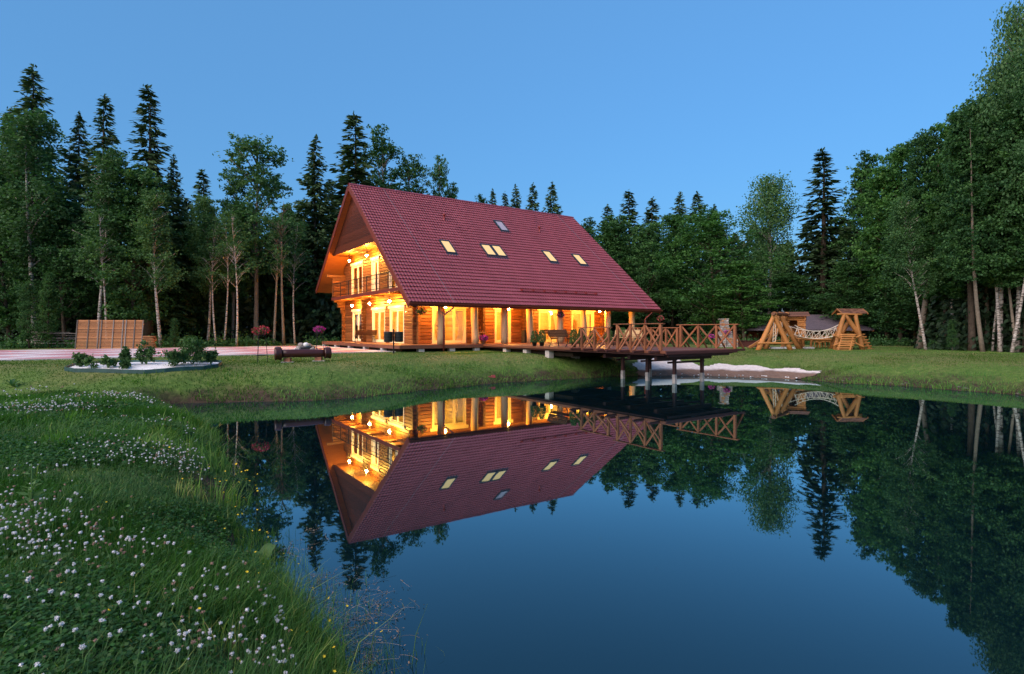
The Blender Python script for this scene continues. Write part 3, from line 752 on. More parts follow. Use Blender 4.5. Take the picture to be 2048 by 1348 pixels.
def curtain(F, a0, a1, z0, z1, y=.32, amp=.035, per=.13, tie=0.0, parent=house):
    n = max(8, int((a1-a0)/.03)); rows = 8; v, f = [], []
    for j in range(rows+1):
        t = j/rows; z = z0+(z1-z0)*t
        sh = 1-tie*math.exp(-((t-.4)/.25)**2)
        for i in range(n+1):
            s = i/n; x = a0+(a1-a0)*s*sh; v.append((x, y+amp*math.sin(2*math.pi*(a1-a0)*s/per)*(.5+.5*(1-t)), z))
    for j in range(rows):
        for i in range(n): f.append((j*(n+1)+i, j*(n+1)+i+1, (j+1)*(n+1)+i+1, (j+1)*(n+1)+i))
    return add('curtain', me('curtain', v, f, True, MAT['curtain']), None, parent, F)
Z0, Z1 = DECK_Z+.01, 3.78
doors = []
for (a0, a1, _, _), lv, mr in zip(OPL, (3, 2, 2, 2), (None, None, None, None)):
    d = glazed(FL, a0, a1, Z0, Z1, lv)
    w = (a1-a0)*.22
    curtain(FL, a0+.02, a0+w, Z0+.05, Z1+.1, tie=.35, parent=d); curtain(FL, a1-.02, a1-w, Z0+.05, Z1+.1, tie=.35, parent=d)
for i, (a0, a1, zb, zt_) in enumerate(OPG):
    z0, z1 = (Z0, 3.80) if zb < 3 else (4.96, 7.40)
    d = glazed(FG, a0, a1, z0, z1, 1 if i == 4 else 2, solid=(i == 4))
    if i == 0:
        mb = MB(); mb.box((a0+.1, .16, 2.75), (a1-.1, .17, 3.75)); mb.build('roller_blind', plain('blind_cloth', (.45, .47, .5), .9), d, FG)
    elif i != 4:
        w = (a1-a0)*.24
        curtain(FG, a0+.02, a0+w, z0+.05, z1+.1, tie=.25, parent=d); curtain(FG, a1-.02, a1-w, z0+.05, z1+.1, tie=.25, parent=d)

# rooms
mb = MB(); mb.box((GU+.1, LV+.12, 1.2), (RU-.1, BV-.1, 1.46)); part('ground_floor', mb, MAT['inner'])
mb = MB(); mb.box((GU+.1, LV+.12, 4.55), (RU-.1, BV-.1, 4.85)); part('upper_floor', mb, MAT['inner'])
def inner_wall(u0, v0, u1, v1, z0, z1):
    t = Vector((u1-u0, v1-v0, 0)); L = t.length
    F = H @ axes(Vector((u0, v0, 0)), t.normalized(), Vector((-t.y, t.x, 0)).normalized(), Vector((0, 0, 1)))
    mb = MB(); mb.box((0, -.05, z0), (L, .05, z1)); w = mb.build('inner_wall', MAT['inner'], house, F)
    n = int((z1-z0)/LH)
    for i in range(n):
        bar('log', (0.02, -.06, z0+(i+.5)*LH), (L-.02, -.06, z0+(i+.5)*LH), .05, LH-.012, MAT['inner'], w, F, ch=.018)
inner_wall(6.3, 10.9, 6.3, 2.8, 1.47, 4.54)
inner_wall(9.62, 2.8, 9.62, 8.0, 1.47, 4.54)
inner_wall(16.8, 8.0, 6.4, 8.0, 1.47, 4.54)          # faces the porch side
inner_wall(1.9, 11.35, 6.2, 11.35, 1.47, 4.54)
inner_wall(6.2, 11.2, 6.2, 16, 1.47, 4.54)
inner_wall(5.6, 15.5, 5.6, 5.2, 4.86, 7.6)
mb = MB(); mb.box((GU+.1, 5.2, 7.62), (5.7, 15.6, 7.7)); part('upper_ceiling', mb, MAT['inner'])
def room_lamp(u, v, z, e=1.0):
    mb = MB(); mb.lathe([(.03, .16), (.10, .12), (.15, .03), (.15, -.03), (.10, -.12), (.03, -.15)], 10)
    g_ = mb.build('room_lamp', MAT['roomglow'], house, H @ T(u, v, z), smooth=True)
    mb = MB(); mb.tube([(0, 0, .16), (0, 0, 4.54-z if z < 4.5 else 7.62-z)], .012, 5); mb.build('cord', MAT['iron'], g_, H @ T(u, v, z))
    l = bpy.data.lights.new('room_light', 'POINT'); l.energy = 58*e; l.color = (1.0, .56, .12); l.shadow_soft_size = .2
    lo = bpy.data.objects.new('room_light', l); link(lo, house, H @ T(u, v, z-.35))
room_lamp(4.0, 6.2, 3.75); room_lamp(4.0, 9.2, 3.75); room_lamp(8.0, 6.2, 3.75, .7); room_lamp(12.0, 6.2, 3.75); room_lamp(15.0, 6.2, 3.75, 1.1)
room_lamp(3.6, 6.5, 6.9, .8); room_lamp(3.6, 12.4, 6.9, .8)
# furniture seen through the glass
def cupboard(u, v, rz, w, h, lab):
    M = H @ T(u, v, 1.47) @ RZ(rz); t = thing('cupboard', lab, 'cupboard', M)
    mb = MB(); mb.box((-w/2, -.22, .06), (w/2, .22, h)); mb.build('carcass', MAT['logend'], t, M)
    for s_ in (-1, 1):
        mb = MB(); mb.box((min(0, s_*w/2)+.02, -.245, .10), (max(0, s_*w/2)-.02, -.222, h-.05)); d_ = mb.build('door', MAT['log'], t, M)
        mb = MB(); mb.tube([(s_*.05, -.26, h*.45), (s_*.05, -.26, h*.55)], .012, 5); mb.build('handle', MAT['iron'], d_, M)
    mb = MB(); mb.box((-w/2-.03, -.26, h), (w/2+.03, .24, h+.04)); mb.build('top', MAT['logend'], t, M)
def dining(u, v, rz, lab):
    M = H @ T(u, v, 1.47) @ RZ(rz); t = thing('dining_table', lab, 'table', M)
    mb = MB(); mb.box((-.9, -.42, .72), (.9, .42, .76)); mb.build('table_top', MAT['logend'], t, M)
    for x in (-.8, .8):
        for y_ in (-.34, .34): bar('leg', (x, y_, 0), (x, y_, .72), .07, .07, MAT['logend'], t, M)
    for k, (x, y_, r_) in enumerate(((-.45, -.62, 0), (.45, -.62, 0), (-.45, .62, math.pi), (.45, .62, math.pi))):
        Mc = M @ T(x, y_, 0) @ RZ(r_); c = thing('dining_chair', ('left front', 'right front', 'left rear', 'right rear')[k]+' wooden chair at the '+lab.split(' ', 2)[2], 'chair', Mc)
        mb = MB(); mb.box((-.21, -.21, .43), (.21, .21, .47)); mb.build('seat', MAT['logend'], c, Mc)
        mb = MB(); mb.box((-.2, -.21, .62), (.2, -.18, .95)); mb.build('backrest', MAT['logend'], c, Mc)
        for a_ in (-.18, .18):
            for b_ in (-.195, .18): bar('leg', (a_, b_, 0), (a_, b_, .95 if b_ < 0 else .43), .035, .035, MAT['logend'], c, Mc)
cupboard(4.6, 8.6, math.pi*.5, 1.0, 1.9, 'dark wooden cupboard seen through the left porch door'); cupboard(7.9, 7.65, 0, .9, 1.4, 'low dark cupboard seen through the narrow porch door'); cupboard(16.2, 6.2, -math.pi/2, 1.1, 1.8, 'dark cupboard seen through the rightmost porch window')
dining(12.2, 4.6, .1, 'dark dining table inside the middle porch window'); dining(3.6, 6.6, 1.4, 'dark dining table inside the right gable door')
# hanging porch lamps
def porch_lamp(u, v, z, top, parent=house):
    mb = MB(); mb.lathe([(.014, .08), (.052, .06), (.078, .014), (.078, -.014), (.052, -.06), (.014, -.078)], 12)
    g_ = mb.build('porch_lamp', MAT['lampglobe'], parent, H @ T(u, v, z), smooth=True)
    mb = MB(); mb.lathe([(.04, .079), (.05, .09), (.04, .12), (.012, .13)], 10); mb.tube([(0, 0, .12), (0, 0, top-z)], .012, 5)
    mb.build('lamp_stem', MAT['iron'], g_, H @ T(u, v, z))
for u in (2.86, 7.47, 12.0, 15.53): porch_lamp(u, 1.1, 3.74, 4.19)
for v_ in (12.7, 9.0, 5.4): porch_lamp(1.05, v_, 4.22, 4.79)
for v_ in (13.3, 9.6): porch_lamp(1.05, v_, 7.66, 8.23)
# ------------------------------------------------------------------ vegetation builders
def unit(a): return a/np.maximum(np.linalg.norm(a, axis=-1, keepdims=True), 1e-9)
def leaves(Cn, D, Sd, L, Wd):
    """diamond leaves: centre, long direction, side direction, length, width"""
    L = np.asarray(L)[:, None]*.5; Wd = np.asarray(Wd)[:, None]*.5
    V = np.stack([Cn-D*L, Cn+Sd*Wd-D*L*.1, Cn+D*L, Cn-Sd*Wd-D*L*.1], 1).reshape(-1, 3)
    return V, np.arange(len(Cn)*4).reshape(-1, 4)
def rdir(rs, n): return unit(rs.normal(size=(n, 3)))
def side_of(rs, D): return unit(np.cross(D, rdir(rs, len(D))))
def trunk_mesh(rs, h, r, bend, mat, limbs=(), seg=8, top=.97):
    mb = MB(); n = 12; ph = rs.uniform(0, 6.28, 4)
    def c(t): return Vector((bend*(math.sin(ph[0]+2.3*t)-math.sin(ph[0])), bend*(math.sin(ph[1]+2.9*t)-math.sin(ph[1])), h*t))
    pts = [c(top*i/n) for i in range(n+1)]; pts[0].z = -.3
    rad = [r*(1.25 if i == 0 else 1)*(1-.93*(i/n)**1.1) for i in range(n+1)]
    mb.tube(pts, rad, seg)
    for z0, end, rr in limbs:
        a = c(z0/h); b = Vector(end); m_ = a.lerp(b, .5)+Vector((0, 0, (b-a).length*.10)); mb.tube([a, m_, b], [rr, rr*.6, rr*.22], 5)
    return mb.mesh('trunk', True, mat), c
def spruce_proto(seed, h=20.0, R=2.9, low=.06, sparse=1.0, mat='needle', dens=13, big=1.0, bark='bark'):
    rs = np.random.RandomState(seed); tr, c = trunk_mesh(rs, h, .19, .05, MAT[bark], seg=7)
    P, D, S_, L_, W_, Rn = [], [], [], [], [], []
    z = low*h
    while z < h*.985:
        t = z/h; Rz = R*((1-t)**.9)*(.6+.4*min(1, t/.15))
        if rs.rand() < sparse:
            Lb = Rz*rs.choice((.55, .8, 1.0, 1.2))*rs.uniform(.85, 1.12)+.12; az = rs.uniform(0, 6.28); sl = .75*t-.38+rs.uniform(-.15, .15)
            n = max(5, int(Lb*dens)); s = rs.uniform(.02, 1.0, n)**.85
            o = np.array([math.cos(az), math.sin(az), 0.]); sd = np.array([-math.sin(az), math.cos(az), 0.]); sg = np.where(rs.rand(n) > .5, 1, -1)[:, None]
            fan = rs.uniform(0, .22, (n, 1))*Lb*(1-.5*s[:, None])
            p = np.array([0, 0, z])+o*(s*Lb)[:, None]+sd*sg*fan; p[:, 2] += s*Lb*sl-.14*Lb*np.sin(s*3.1)+.12*Lb*s**3-fan[:, 0]*.35
            d = unit(o*.7+sd*sg*rs.uniform(.1, .8, (n, 1))+np.array([0, 0, -1.])*rs.uniform(.1, 1.5, (n, 1))*(1-.6*t))
            ln = (.34+.28*(1-s))*rs.uniform(.6, 1.4, n)*big*(.5+.5*min(1, Lb))
            P.append(p+d*(ln*.3)[:, None]); D.append(d); S_.append(side_of(rs, d)); L_.append(ln); W_.append(ln*rs.uniform(.25, .45, n))
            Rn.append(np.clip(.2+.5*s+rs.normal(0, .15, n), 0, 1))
        z += rs.uniform(.02, .09)*(.55+.7*(1-t))
    n = 40; s = rs.rand(n); P.append(np.stack([rs.normal(0, .06, n), rs.normal(0, .06, n), h*(.94+.065*s)], 1)); d = unit(rs.normal(size=(n, 3))*.5+np.array([0, 0, .7])); D.append(d)
    S_.append(side_of(rs, d)); L_.append(np.full(n, .28*big)); W_.append(np.full(n, .1*big)); Rn.append(rs.rand(n))
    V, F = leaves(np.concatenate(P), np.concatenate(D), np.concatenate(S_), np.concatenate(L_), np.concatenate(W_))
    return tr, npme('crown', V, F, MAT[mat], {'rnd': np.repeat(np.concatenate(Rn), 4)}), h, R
def broad_proto(seed, h=16.0, R=3.2, base=.22, ncl=170, per=80, leaf=.20, mat='leaf', bark='bark', droop=0., r=.16, bend=.25, shape='round', cl=.75):
    rs = np.random.RandomState(seed); limbs = []; cc = []
    for i in range(ncl):
        t = rs.rand()
        if shape == 'round': rr = math.sin(math.pi*min(.97, .10+.86*t**.85))**.75
        elif shape == 'spire': rr = (1-t)**.62*(.45+.55*min(1, t/.15))
        else: rr = (.35+.65*math.sin(math.pi*(.18+.74*t)))*(1-.25*t)
        az = rs.uniform(0, 6.28); lump = .78+.30*math.sin(az*2+seed+5*t)+.14*math.sin(az*5+9*t+seed)
        rad = R*rr*lump*math.sqrt(rs.uniform(.12, 1)); z = h*(base+(1-base)*t*.97)
        cc.append((rad*math.cos(az), rad*math.sin(az), z-rad*droop*.25))
    cc = np.array(cc)
    for k in rs.choice(ncl, min(ncl, 42), False):
        z0 = max(h*base*.75, cc[k, 2]-.55*math.hypot(cc[k, 0], cc[k, 1])-.8); limbs.append((min(z0, h*.9), cc[k]*np.array([.9, .9, 1]), r*.33))
    tr, c = trunk_mesh(rs, h, r, bend, MAT[bark], limbs)
    # twigs: every clump breaks up into smaller sprays, so the outline is uneven
    sub = 6; cs = np.repeat(cc, sub, 0)+unit(rs.normal(size=(ncl*sub, 3)))*np.array([1, 1, .7])*(cl*rs.uniform(.35, 1.35, (ncl*sub, 1)))
    ncl2 = ncl; cc = cs; ncl = len(cs); per = per/sub*1.25; cl = cl*.52
    sz = cl*rs.uniform(.5, 1.4, ncl); k = np.repeat(np.arange(ncl), (per*rs.uniform(.4, 1.6, ncl)).astype(int)); n = len(k)
    g = rs.normal(size=(n, 3)); g = unit(g)*(rs.rand(n, 1)**.45); g[:, 2] *= .62
    p = cc[k]+g*sz[k][:, None]
    if droop: p[:, 2] -= droop*rs.rand(n)**1.5*1.5
    off = np.array([[c(min(1, max(0, q/h))).x, c(min(1, max(0, q/h))).y] for q in np.linspace(0, h, 30)])
    p[:, 0] += np.interp(p[:, 2], np.linspace(0, h, 30), off[:, 0]); p[:, 1] += np.interp(p[:, 2], np.linspace(0, h, 30), off[:, 1])
    d = unit(rs.normal(size=(n, 3))+np.array([0, 0, -.35-droop])); nn = unit(rs.normal(size=(n, 3))*.75+np.array([0, 0, 1.0])+.5*g)
    s = unit(np.cross(d, nn)); ln = leaf*rs.uniform(.7, 1.35, n)
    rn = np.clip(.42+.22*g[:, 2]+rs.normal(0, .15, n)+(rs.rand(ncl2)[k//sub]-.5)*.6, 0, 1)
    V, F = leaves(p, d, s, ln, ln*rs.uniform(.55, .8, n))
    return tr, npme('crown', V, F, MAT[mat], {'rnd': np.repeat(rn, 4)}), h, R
PROTO = {
    'spruce': [spruce_proto(1), spruce_proto(2, R=2.5, low=.10, sparse=.9), spruce_proto(3, R=3.3, low=.04), spruce_proto(4, R=2.2, low=.12, sparse=.85, dens=11), spruce_proto(5, R=3.0, low=.05, sparse=.85, dens=15), spruce_proto(6, R=2.7, low=.08, sparse=.95, dens=13)],
    'broad': [broad_proto(11), broad_proto(12, shape='oval', R=2.8), broad_proto(13, ncl=230, per=75, R=4.0, base=.12, cl=.85), broad_proto(14, ncl=150, base=.3, R=2.7, shape='oval')],
    'alder': [broad_proto(21, mat='leafdark', shape='oval', base=.16, ncl=190, R=2.7), broad_proto(22, mat='leafdark', shape='spire', base=.12, ncl=190, R=2.6), broad_proto(23, mat='leafdark', R=3.4, base=.2, ncl=190)],
    'birch': [broad_proto(31, mat='birchleaf', bark='birch', shape='oval', base=.42, R=2.0, ncl=120, per=85, leaf=.15, droop=.5, r=.12, cl=.6),
              broad_proto(32, mat='birchleaf', bark='birch', shape='spire', base=.40, R=2.0, ncl=120, per=85, leaf=.15, droop=.4, r=.11, bend=.4, cl=.6),
              broad_proto(33, mat='birchleaf', bark='birch', shape='oval', base=.45, R=2.6, ncl=150, per=90, leaf=.15, droop=1.0, r=.15, bend=.2, cl=.65)],
    'aspen': [broad_proto(41, mat='birchleaf', bark='pinkbark', shape='oval', base=.34, R=2.6, ncl=150, per=75, leaf=.17, r=.15, bend=.12, cl=.6),
              broad_proto(42, mat='leafdark', bark='pinkbark', shape='oval', base=.30, R=2.3, ncl=120, per=75, leaf=.17, r=.14, bend=.15, cl=.6)],
    'bare': [broad_proto(51, mat='birchleaf', bark='pinkbark', shape='oval', base=.55, R=1.5, ncl=34, per=36, leaf=.14, r=.10, bend=.2, cl=.5), broad_proto(52, mat='birchleaf', bark='birch', shape='oval', base=.5, R=1.5, ncl=44, per=50, leaf=.14, r=.085, bend=.3, cl=.5)],
}
def tree(kind, i, x, y, h, w=None, lean=0, rot=None, label='', group=None, name=None, cat='tree', sink=0):
    """w: crown half-width in metres"""
    tr, cr, ph, pR = PROTO[kind][i % len(PROTO[kind])]
    s = h/ph; sw = (w/pR) if w else s
    rot = rnd.uniform(0, 6.28) if rot is None else rot
    M = T(x, y, gz1(x, y)-.05-sink) @ RY(lean) @ RZ(rot) @ SC(sw, sw, s)
    nm = name or {'spruce': 'spruce_tree', 'birch': 'birch_tree', 'aspen': 'aspen_tree', 'alder': 'alder_tree', 'broad': 'leafy_tree', 'bare': 'sparse_tree'}[kind]
    t = thing(nm, label, cat, M, group)
    Mt = T(x, y, gz1(x, y)-.05-sink) @ RY(lean) @ RZ(rot) @ SC((s+sw)/2 if kind != 'spruce' else s, (s+sw)/2 if kind != 'spruce' else s, s)
    add('trunk', tr, None, t, M); add('crown', cr, None, t, M)
    return t
def at(px, Y): return (px-1024)/1126*Y
def ptree(kind, i, px, top, Y, wpx=None, label='', group=None, lean=0, rot=None):
    x = at(px, Y); h = CAM_H+(662-top)*Y/1126-gz1(x, Y)
    return tree(kind, i, x, Y, h, (wpx*Y/1126/2) if wpx else None, lean, rot, label, group)
GF = 'trees at the forest edge'
for a in [
    # left forest, behind the paved yard
    ('spruce', 5, 65, 130, 52, 150, 'tallest dark spruce at the far left, its tip highest over the left forest'),
    ('spruce', 2, 160, 225, 56, 110, 'dark spruce just right of the tallest far-left spruce'),
    ('spruce', 1, 210, 188, 49, 120, 'dark spruce with a sharp tip, second of the three tall ones left of the gap'),
    ('spruce', 3, 297, 172, 47, 130, 'ragged tall spruce whose tip stands free above the log fence panel'),
    ('spruce', 4, 348, 308, 50, 80, 'short narrow spruce right of the ragged tall spruce'),
    ('spruce', 2, 18, 215, 58, 110, 'dark spruce cut by the left edge of the picture'),
    ('spruce', 3, 405, 340, 60, 90, 'small spruce tip between the left forest and the tall aspen'),
    ('spruce', 4, 632, 270, 58, 110, 'thin gappy spruce left of the house gable'),
    ('spruce', 1, 708, 224, 60, 150, 'tall dark spruce rising right behind the roof peak'),
    ('birch', 0, 70, 222, 43, 150, 'tall pale-leaved birch at the far left before the spruces'),
    ('birch', 1, 195, 292, 42, 120, 'slender birch with a white trunk above the left end of the log fence panel'),
    ('alder', 0, 268, 330, 43, 135, 'broad dark alder above the right end of the log fence panel'),
    ('birch', 1, 322, 372, 42, 100, 'birch with a thin white trunk right of the log fence panel'),
    ('alder', 1, 20, 300, 43, 110, 'dense dark tree at the left edge with a leaning brown trunk'),
    ('alder', 2, 130, 380, 44, 140, 'dark round tree between the two far-left birches'),
    ('birch', 1, 415, 392, 47, 85, 'thin birch with a kinked white trunk before the dark gap'),
    ('aspen', 0, 512, 258, 50, 150, 'tall oval aspen standing alone against the sky left of the house'),
    ('aspen', 1, 465, 330, 52, 90, 'aspen with a dense crown just left of the tall oval aspen'),
    ('bare', 1, 432, 440, 45, 60, 'thin white-trunked birch, left one of a close pair before the dark gap'),
    ('bare', 1, 448, 430, 45.5, 60, 'thin white-trunked birch, right one of a close pair before the dark gap'),
    ('bare', 1, 590, 440, 49, 60, 'thin pale trunk nearest the left edge of the house'),
    ('bare', 1, 213, 420, 41, 70, 'white trunk rising behind the log fence panel'),
    ('bare', 1, 473, 420, 44, 70, 'sparse birch with a straight white trunk below the tall aspen'),
    ('bare', 0, 568, 395, 47, 80, 'thin half-bare tree with a pinkish trunk left of the house gable'),
    ('bare', 0, 548, 430, 48, 70, 'thin half-bare tree just left of the pinkish half-bare trunk'),
    ('alder', 1, 372, 430, 50, 110, 'dark narrow tree before the gap in the left forest'),
    ('spruce', 0, 600, 400, 62, 90, 'low dark spruce behind the half-bare trees'),
    ('spruce', 5, 660, 360, 64, 110, 'dark spruce half hidden by the left roof edge'),
    # behind the roof
    ('aspen', 1, 775, 250, 66, 110, 'tall leafy aspen right of the tall spruce behind the roof'),
    ('aspen', 0, 822, 300, 68, 100, 'leafy aspen with a sloping top behind the roof ridge'),
    ('aspen', 1, 875, 305, 70, 60, 'narrow aspen standing apart behind the roof ridge'),
    ('alder', 1, 905, 362, 72, 70, 'low leafy treetop just over the middle of the roof ridge'),
    ('alder', 1, 957, 386, 76, 60, 'leafy treetop showing just above the ridge left of the small spruces'),
    ('spruce', 2, 986, 378, 76, 36, 'leftmost of the row of small spruce tips over the ridge'),
    ('spruce', 1, 1010, 383, 78, 30, 'shortest spruce tip in the row over the ridge'),
    ('spruce', 4, 1031, 369, 76, 42, 'third small spruce tip in the row over the ridge'),
    ('spruce', 0, 1066, 366, 76, 46, 'fourth small spruce tip in the row over the ridge'),
    ('spruce', 5, 1104, 364, 76, 46, 'rightmost spruce tip over the ridge, set a little apart'),
    # right of the house
    ('alder', 1, 1178, 432, 66, 70, 'leafy tree touching the right roof edge'),
    ('spruce', 2, 1215, 407, 72, 60, 'first spruce tip right of the roof'),
    ('spruce', 1, 1258, 379, 70, 70, 'highest spruce tip right of the roof'),
    ('spruce', 0, 1305, 394, 70, 66, 'spruce tip right of the highest one beside the roof'),
    ('spruce', 4, 1360, 384, 70, 60, 'left one of two like spruce tips before the maple'),
    ('spruce', 5, 1395, 383, 70, 60, 'right one of two like spruce tips before the maple'),
    ('spruce', 2, 1428, 408, 72, 44, 'small spruce tip peeping over the big maple'),
    ('alder', 0, 1236, 432, 60, 110, 'broad dark tree right behind the roof edge, below the highest spruce tip'),
    ('alder', 2, 1290, 442, 58, 110, 'round dark green tree above the right end of the eave'),
    ('broad', 3, 1345, 430, 60, 100, 'tall leafy tree left of the big maple'),
    ('broad', 2, 1430, 415, 54, 190, 'big bright maple with layered boughs above the pier end'),
    ('broad', 0, 1490, 520, 50, 140, 'low spreading maple in front of the weeping birch'),
    ('birch', 2, 1536, 344, 58, 120, 'weeping birch standing clear against the sky left of the playground'),
    ('alder', 0, 1580, 545, 54, 110, 'small dense tree behind the swing frame'),
    ('spruce', 3, 1645, 298, 56, 130, 'tall pointed spruce above the dark-roofed pavilion'),
    ('alder', 1, 1722, 300, 54, 110, 'tall dark tree right of the pointed spruce over the pavilion'),
    ('spruce', 1, 1788, 294, 56, 80, 'spruce with a brownish tip behind the right-hand trees'),
    ('broad', 1, 1775, 330, 48, 130, 'broad green tree above the roofed lookout tower'),
    ('broad', 3, 1835, 288, 46, 130, 'tall green tree left of the leaning birch crown'),
    ('alder', 2, 1700, 520, 50, 120, 'low dark tree behind the pavilion roof'),
    ('birch', 1, 1852, 385, 36, 90, 'thin birch with a white leaning trunk at the lawn edge'),
    ('broad', 1, 1890, 235, 40, 130, 'tall green tree left of the tallest right-hand birches'),
    ('broad', 0, 1935, 195, 37, 130, 'tall green tree in front of the right-hand birches'),
    ('alder', 2, 1905, 420, 43, 150, 'spreading dark tree with low boughs behind the thin leaning birch'),
    ('birch', 0, 2000, 110, 34, 130, 'tall white-trunked birch rising high near the right edge'),
    ('birch', 2, 2034, -8, 33, 130, 'tallest birch at the right edge of the picture'),
    ('aspen', 1, 1975, 300, 36, 130, 'dark leafy tree among the right-hand birches'),
    ('aspen', 0, 2085, 150, 35, 150, 'tall leafy tree cut by the right edge of the picture'),
    ('birch', 0, 2064, 60, 31, 120, 'birch half cut by the right edge of the picture'),
    ('broad', 3, 1990, 240, 36, 140, 'leafy tree with hanging boughs behind the white twin trunks'),
    ('broad', 1, 2040, 180, 35, 150, 'dense leafy tree filling the right edge behind the birches'),
    ('broad', 3, 1915, 330, 39, 120, 'leafy tree with hanging boughs right of the thin leaning birch'),
    ('alder', 1, 1800, 400, 46, 120, 'dark leafy tree left of the thick grey trunk'),
    ('alder', 0, 470, 400, 56, 110, 'dark tree filling the gap behind the white-trunked pair'),
    ('alder', 2, 560, 420, 57, 120, 'dark tree filling the gap behind the half-bare trees'),
    ('birch', 1, 1960, 260, 40, 90, 'thin birch standing behind the white twin trunks'),
]:
    kind, i, px, top, Y, wpx, lab = a
    if kind == 'spruce': wpx = wpx*1.6+(50 if wpx < 80 else 0)
    else: wpx *= 1.15
    ptree(kind, i, px, top, Y, wpx, lab, GF, lean=(-.10 if 'leaning' in lab else 0))
# bare grey and brown trunks standing at the right lawn edge
for px, Y, h, r, m, lean, lab in ((1838, 40, 12, .21, 'pinkbark', .03, 'thick grey trunk left of the thin leaning birch'), (1944, 35, 12, .20, 'bark', 0, 'thick dark brown trunk right of the thin leaning birch'),
        (1966, 33, 11, .12, 'pinkbark', -.12, 'grey trunk leaning left beside the white twin birches'), (1984, 34.5, 10, .065, 'birch', -.05, 'crooked thin trunk left of the white twin birches'),
        (2001, 33.2, 11, .10, 'birch', -.02, 'thicker white birch trunk, left one of the white twins'), (2022, 31.9, 11, .085, 'birch', .02, 'white birch trunk, right one of the white twins'), (2032, 33, 10, .09, 'pinkbark', -.10, 'brown trunk leaning left at the right edge'), (1909, 38, 11, .09, 'birch', .02, 'thin pale trunk beside the thick dark brown one'), (2046, 32.5, 10, .085, 'bark', -.08, 'brown trunk at the very edge of the picture')):
    x = at(px, Y); rs = np.random.RandomState(int(px)); M = T(x, Y, gz1(x, Y)-.05) @ RY(lean)
    t = thing('tree_trunk', lab, 'tree', M, GF)
    tm, _ = trunk_mesh(rs, h*1.3, r, .55, MAT[m], top=.9); add('trunk', tm, None, t, M)
    rs2 = rnd.randrange(3); tr_, cr_, ph_, pR_ = PROTO['alder'][rs2]
    add('crown', cr_, None, t, M @ T(0, 0, h*.30) @ SC(.7, .7, h*1.0/ph_))

# the dark mass of the forest behind
def forest_mass():
    rs = np.random.RandomState(99); P, D, L_, R_ = [], [], [], []
    spots = []
    for _ in range(70): t = rs.rand(); spots.append((-66+58*t+rs.normal(0, 2), 50+16*t+rs.uniform(0, 12), rs.uniform(11, 16)))
    for _ in range(34): t = rs.rand(); spots.append((-44+16*t, 44.5+6*t+rs.uniform(0, 4), rs.uniform(7, 11)))
    for _ in range(30): t = rs.rand(); spots.append((-26+12*t, 53+4*t+rs.uniform(0, 5), rs.uniform(5, 9)))
    for _ in range(40): t = rs.rand(); spots.append((-8+26*t, 70+rs.uniform(0, 14), rs.uniform(11, 14)))
    for _ in range(60): t = rs.rand(); spots.append((14+40*t+rs.normal(0, 2), 66-10*t+rs.uniform(0, 12), rs.uniform(10, 14)))
    for _ in range(55): t = rs.rand(); spots.append((38-4*t+rs.uniform(0, 14), 54-34*t, rs.uniform(9, 14)))
    for _ in range(30): t = rs.rand(); spots.append((29.8+1.5*t+rs.uniform(0, 5), 39-9*t, rs.uniform(6, 10)))
    for _ in range(16): t = rs.rand(); spots.append((34+rs.uniform(0, 4), 50-10*t, rs.uniform(6, 10)))
    for x, y, h in spots:
        fine = 1.0 if y > 47 else .55
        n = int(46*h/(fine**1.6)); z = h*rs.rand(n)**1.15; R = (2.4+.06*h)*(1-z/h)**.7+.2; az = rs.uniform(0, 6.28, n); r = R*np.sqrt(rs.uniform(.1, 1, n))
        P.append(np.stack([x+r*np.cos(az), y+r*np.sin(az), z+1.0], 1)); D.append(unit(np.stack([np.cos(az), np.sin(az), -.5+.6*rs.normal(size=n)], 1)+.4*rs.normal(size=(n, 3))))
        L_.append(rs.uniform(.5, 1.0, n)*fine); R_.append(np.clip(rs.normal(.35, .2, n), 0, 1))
    P, D, L_ = np.concatenate(P), np.concatenate(D), np.concatenate(L_)
    V, F = leaves(P, D, side_of(rs, D), L_, L_*.5)
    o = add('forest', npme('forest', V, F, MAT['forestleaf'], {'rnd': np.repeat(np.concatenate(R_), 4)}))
    tag(o, 'dark mass of the forest behind the edge trees', 'forest', kind='stuff')
forest_mass()
def undergrowth():
    rs = np.random.RandomState(5); P, L_, R_ = [], [], []
    lines = [((-46, 30.5), (-18.5, 46.0), 260, .9), ((15, 50), (31, 44), 160, .9), ((33, 45), (28.5, 38), 90, .6), ((28.5, 38), (30.5, 30), 110, .6), ((9, 52), (17, 52), 60, .8), ((-17, 47), (-9, 55), 60, .8)]
    for (ax, ay), (bx, by), n, hh in lines:
        for _ in range(n):
            t = rs.rand(); x = ax+(bx-ax)*t; y = ay+(by-ay)*t; nx, ny = -(by-ay), (bx-ax); l = math.hypot(nx, ny); q = rs.uniform(0, 3.5)
            sg = 1 if (ay < by and bx > ax) or True else -1
            x += (nx/l)*q*sg; y += (ny/l)*q*sg
            h = hh*rs.uniform(.3, 1.1); k = rs.randint(30, 60); g = rs.normal(size=(k, 3))*np.array([.35, .35, .30])*h; g[:, 2] = abs(g[:, 2])*1.6
            P.append(np.array([x, y, gz1(x, y)])+g); L_.append(rs.uniform(.12, .3, k)); R_.append(np.clip(rs.normal(.4, .25, k), 0, 1))
    P, L_ = np.concatenate(P), np.concatenate(L_); D = unit(rs.normal(size=P.shape)+np.array([0, 0, .6])); V, F = leaves(P, D, side_of(rs, D), L_, L_*.5)
    o = add('undergrowth', npme('undergrowth', V, F, MAT['leafdark'], {'rnd': np.repeat(np.concatenate(R_), 4)})); tag(o, 'low green undergrowth along the forest edge', 'undergrowth', kind='stuff')
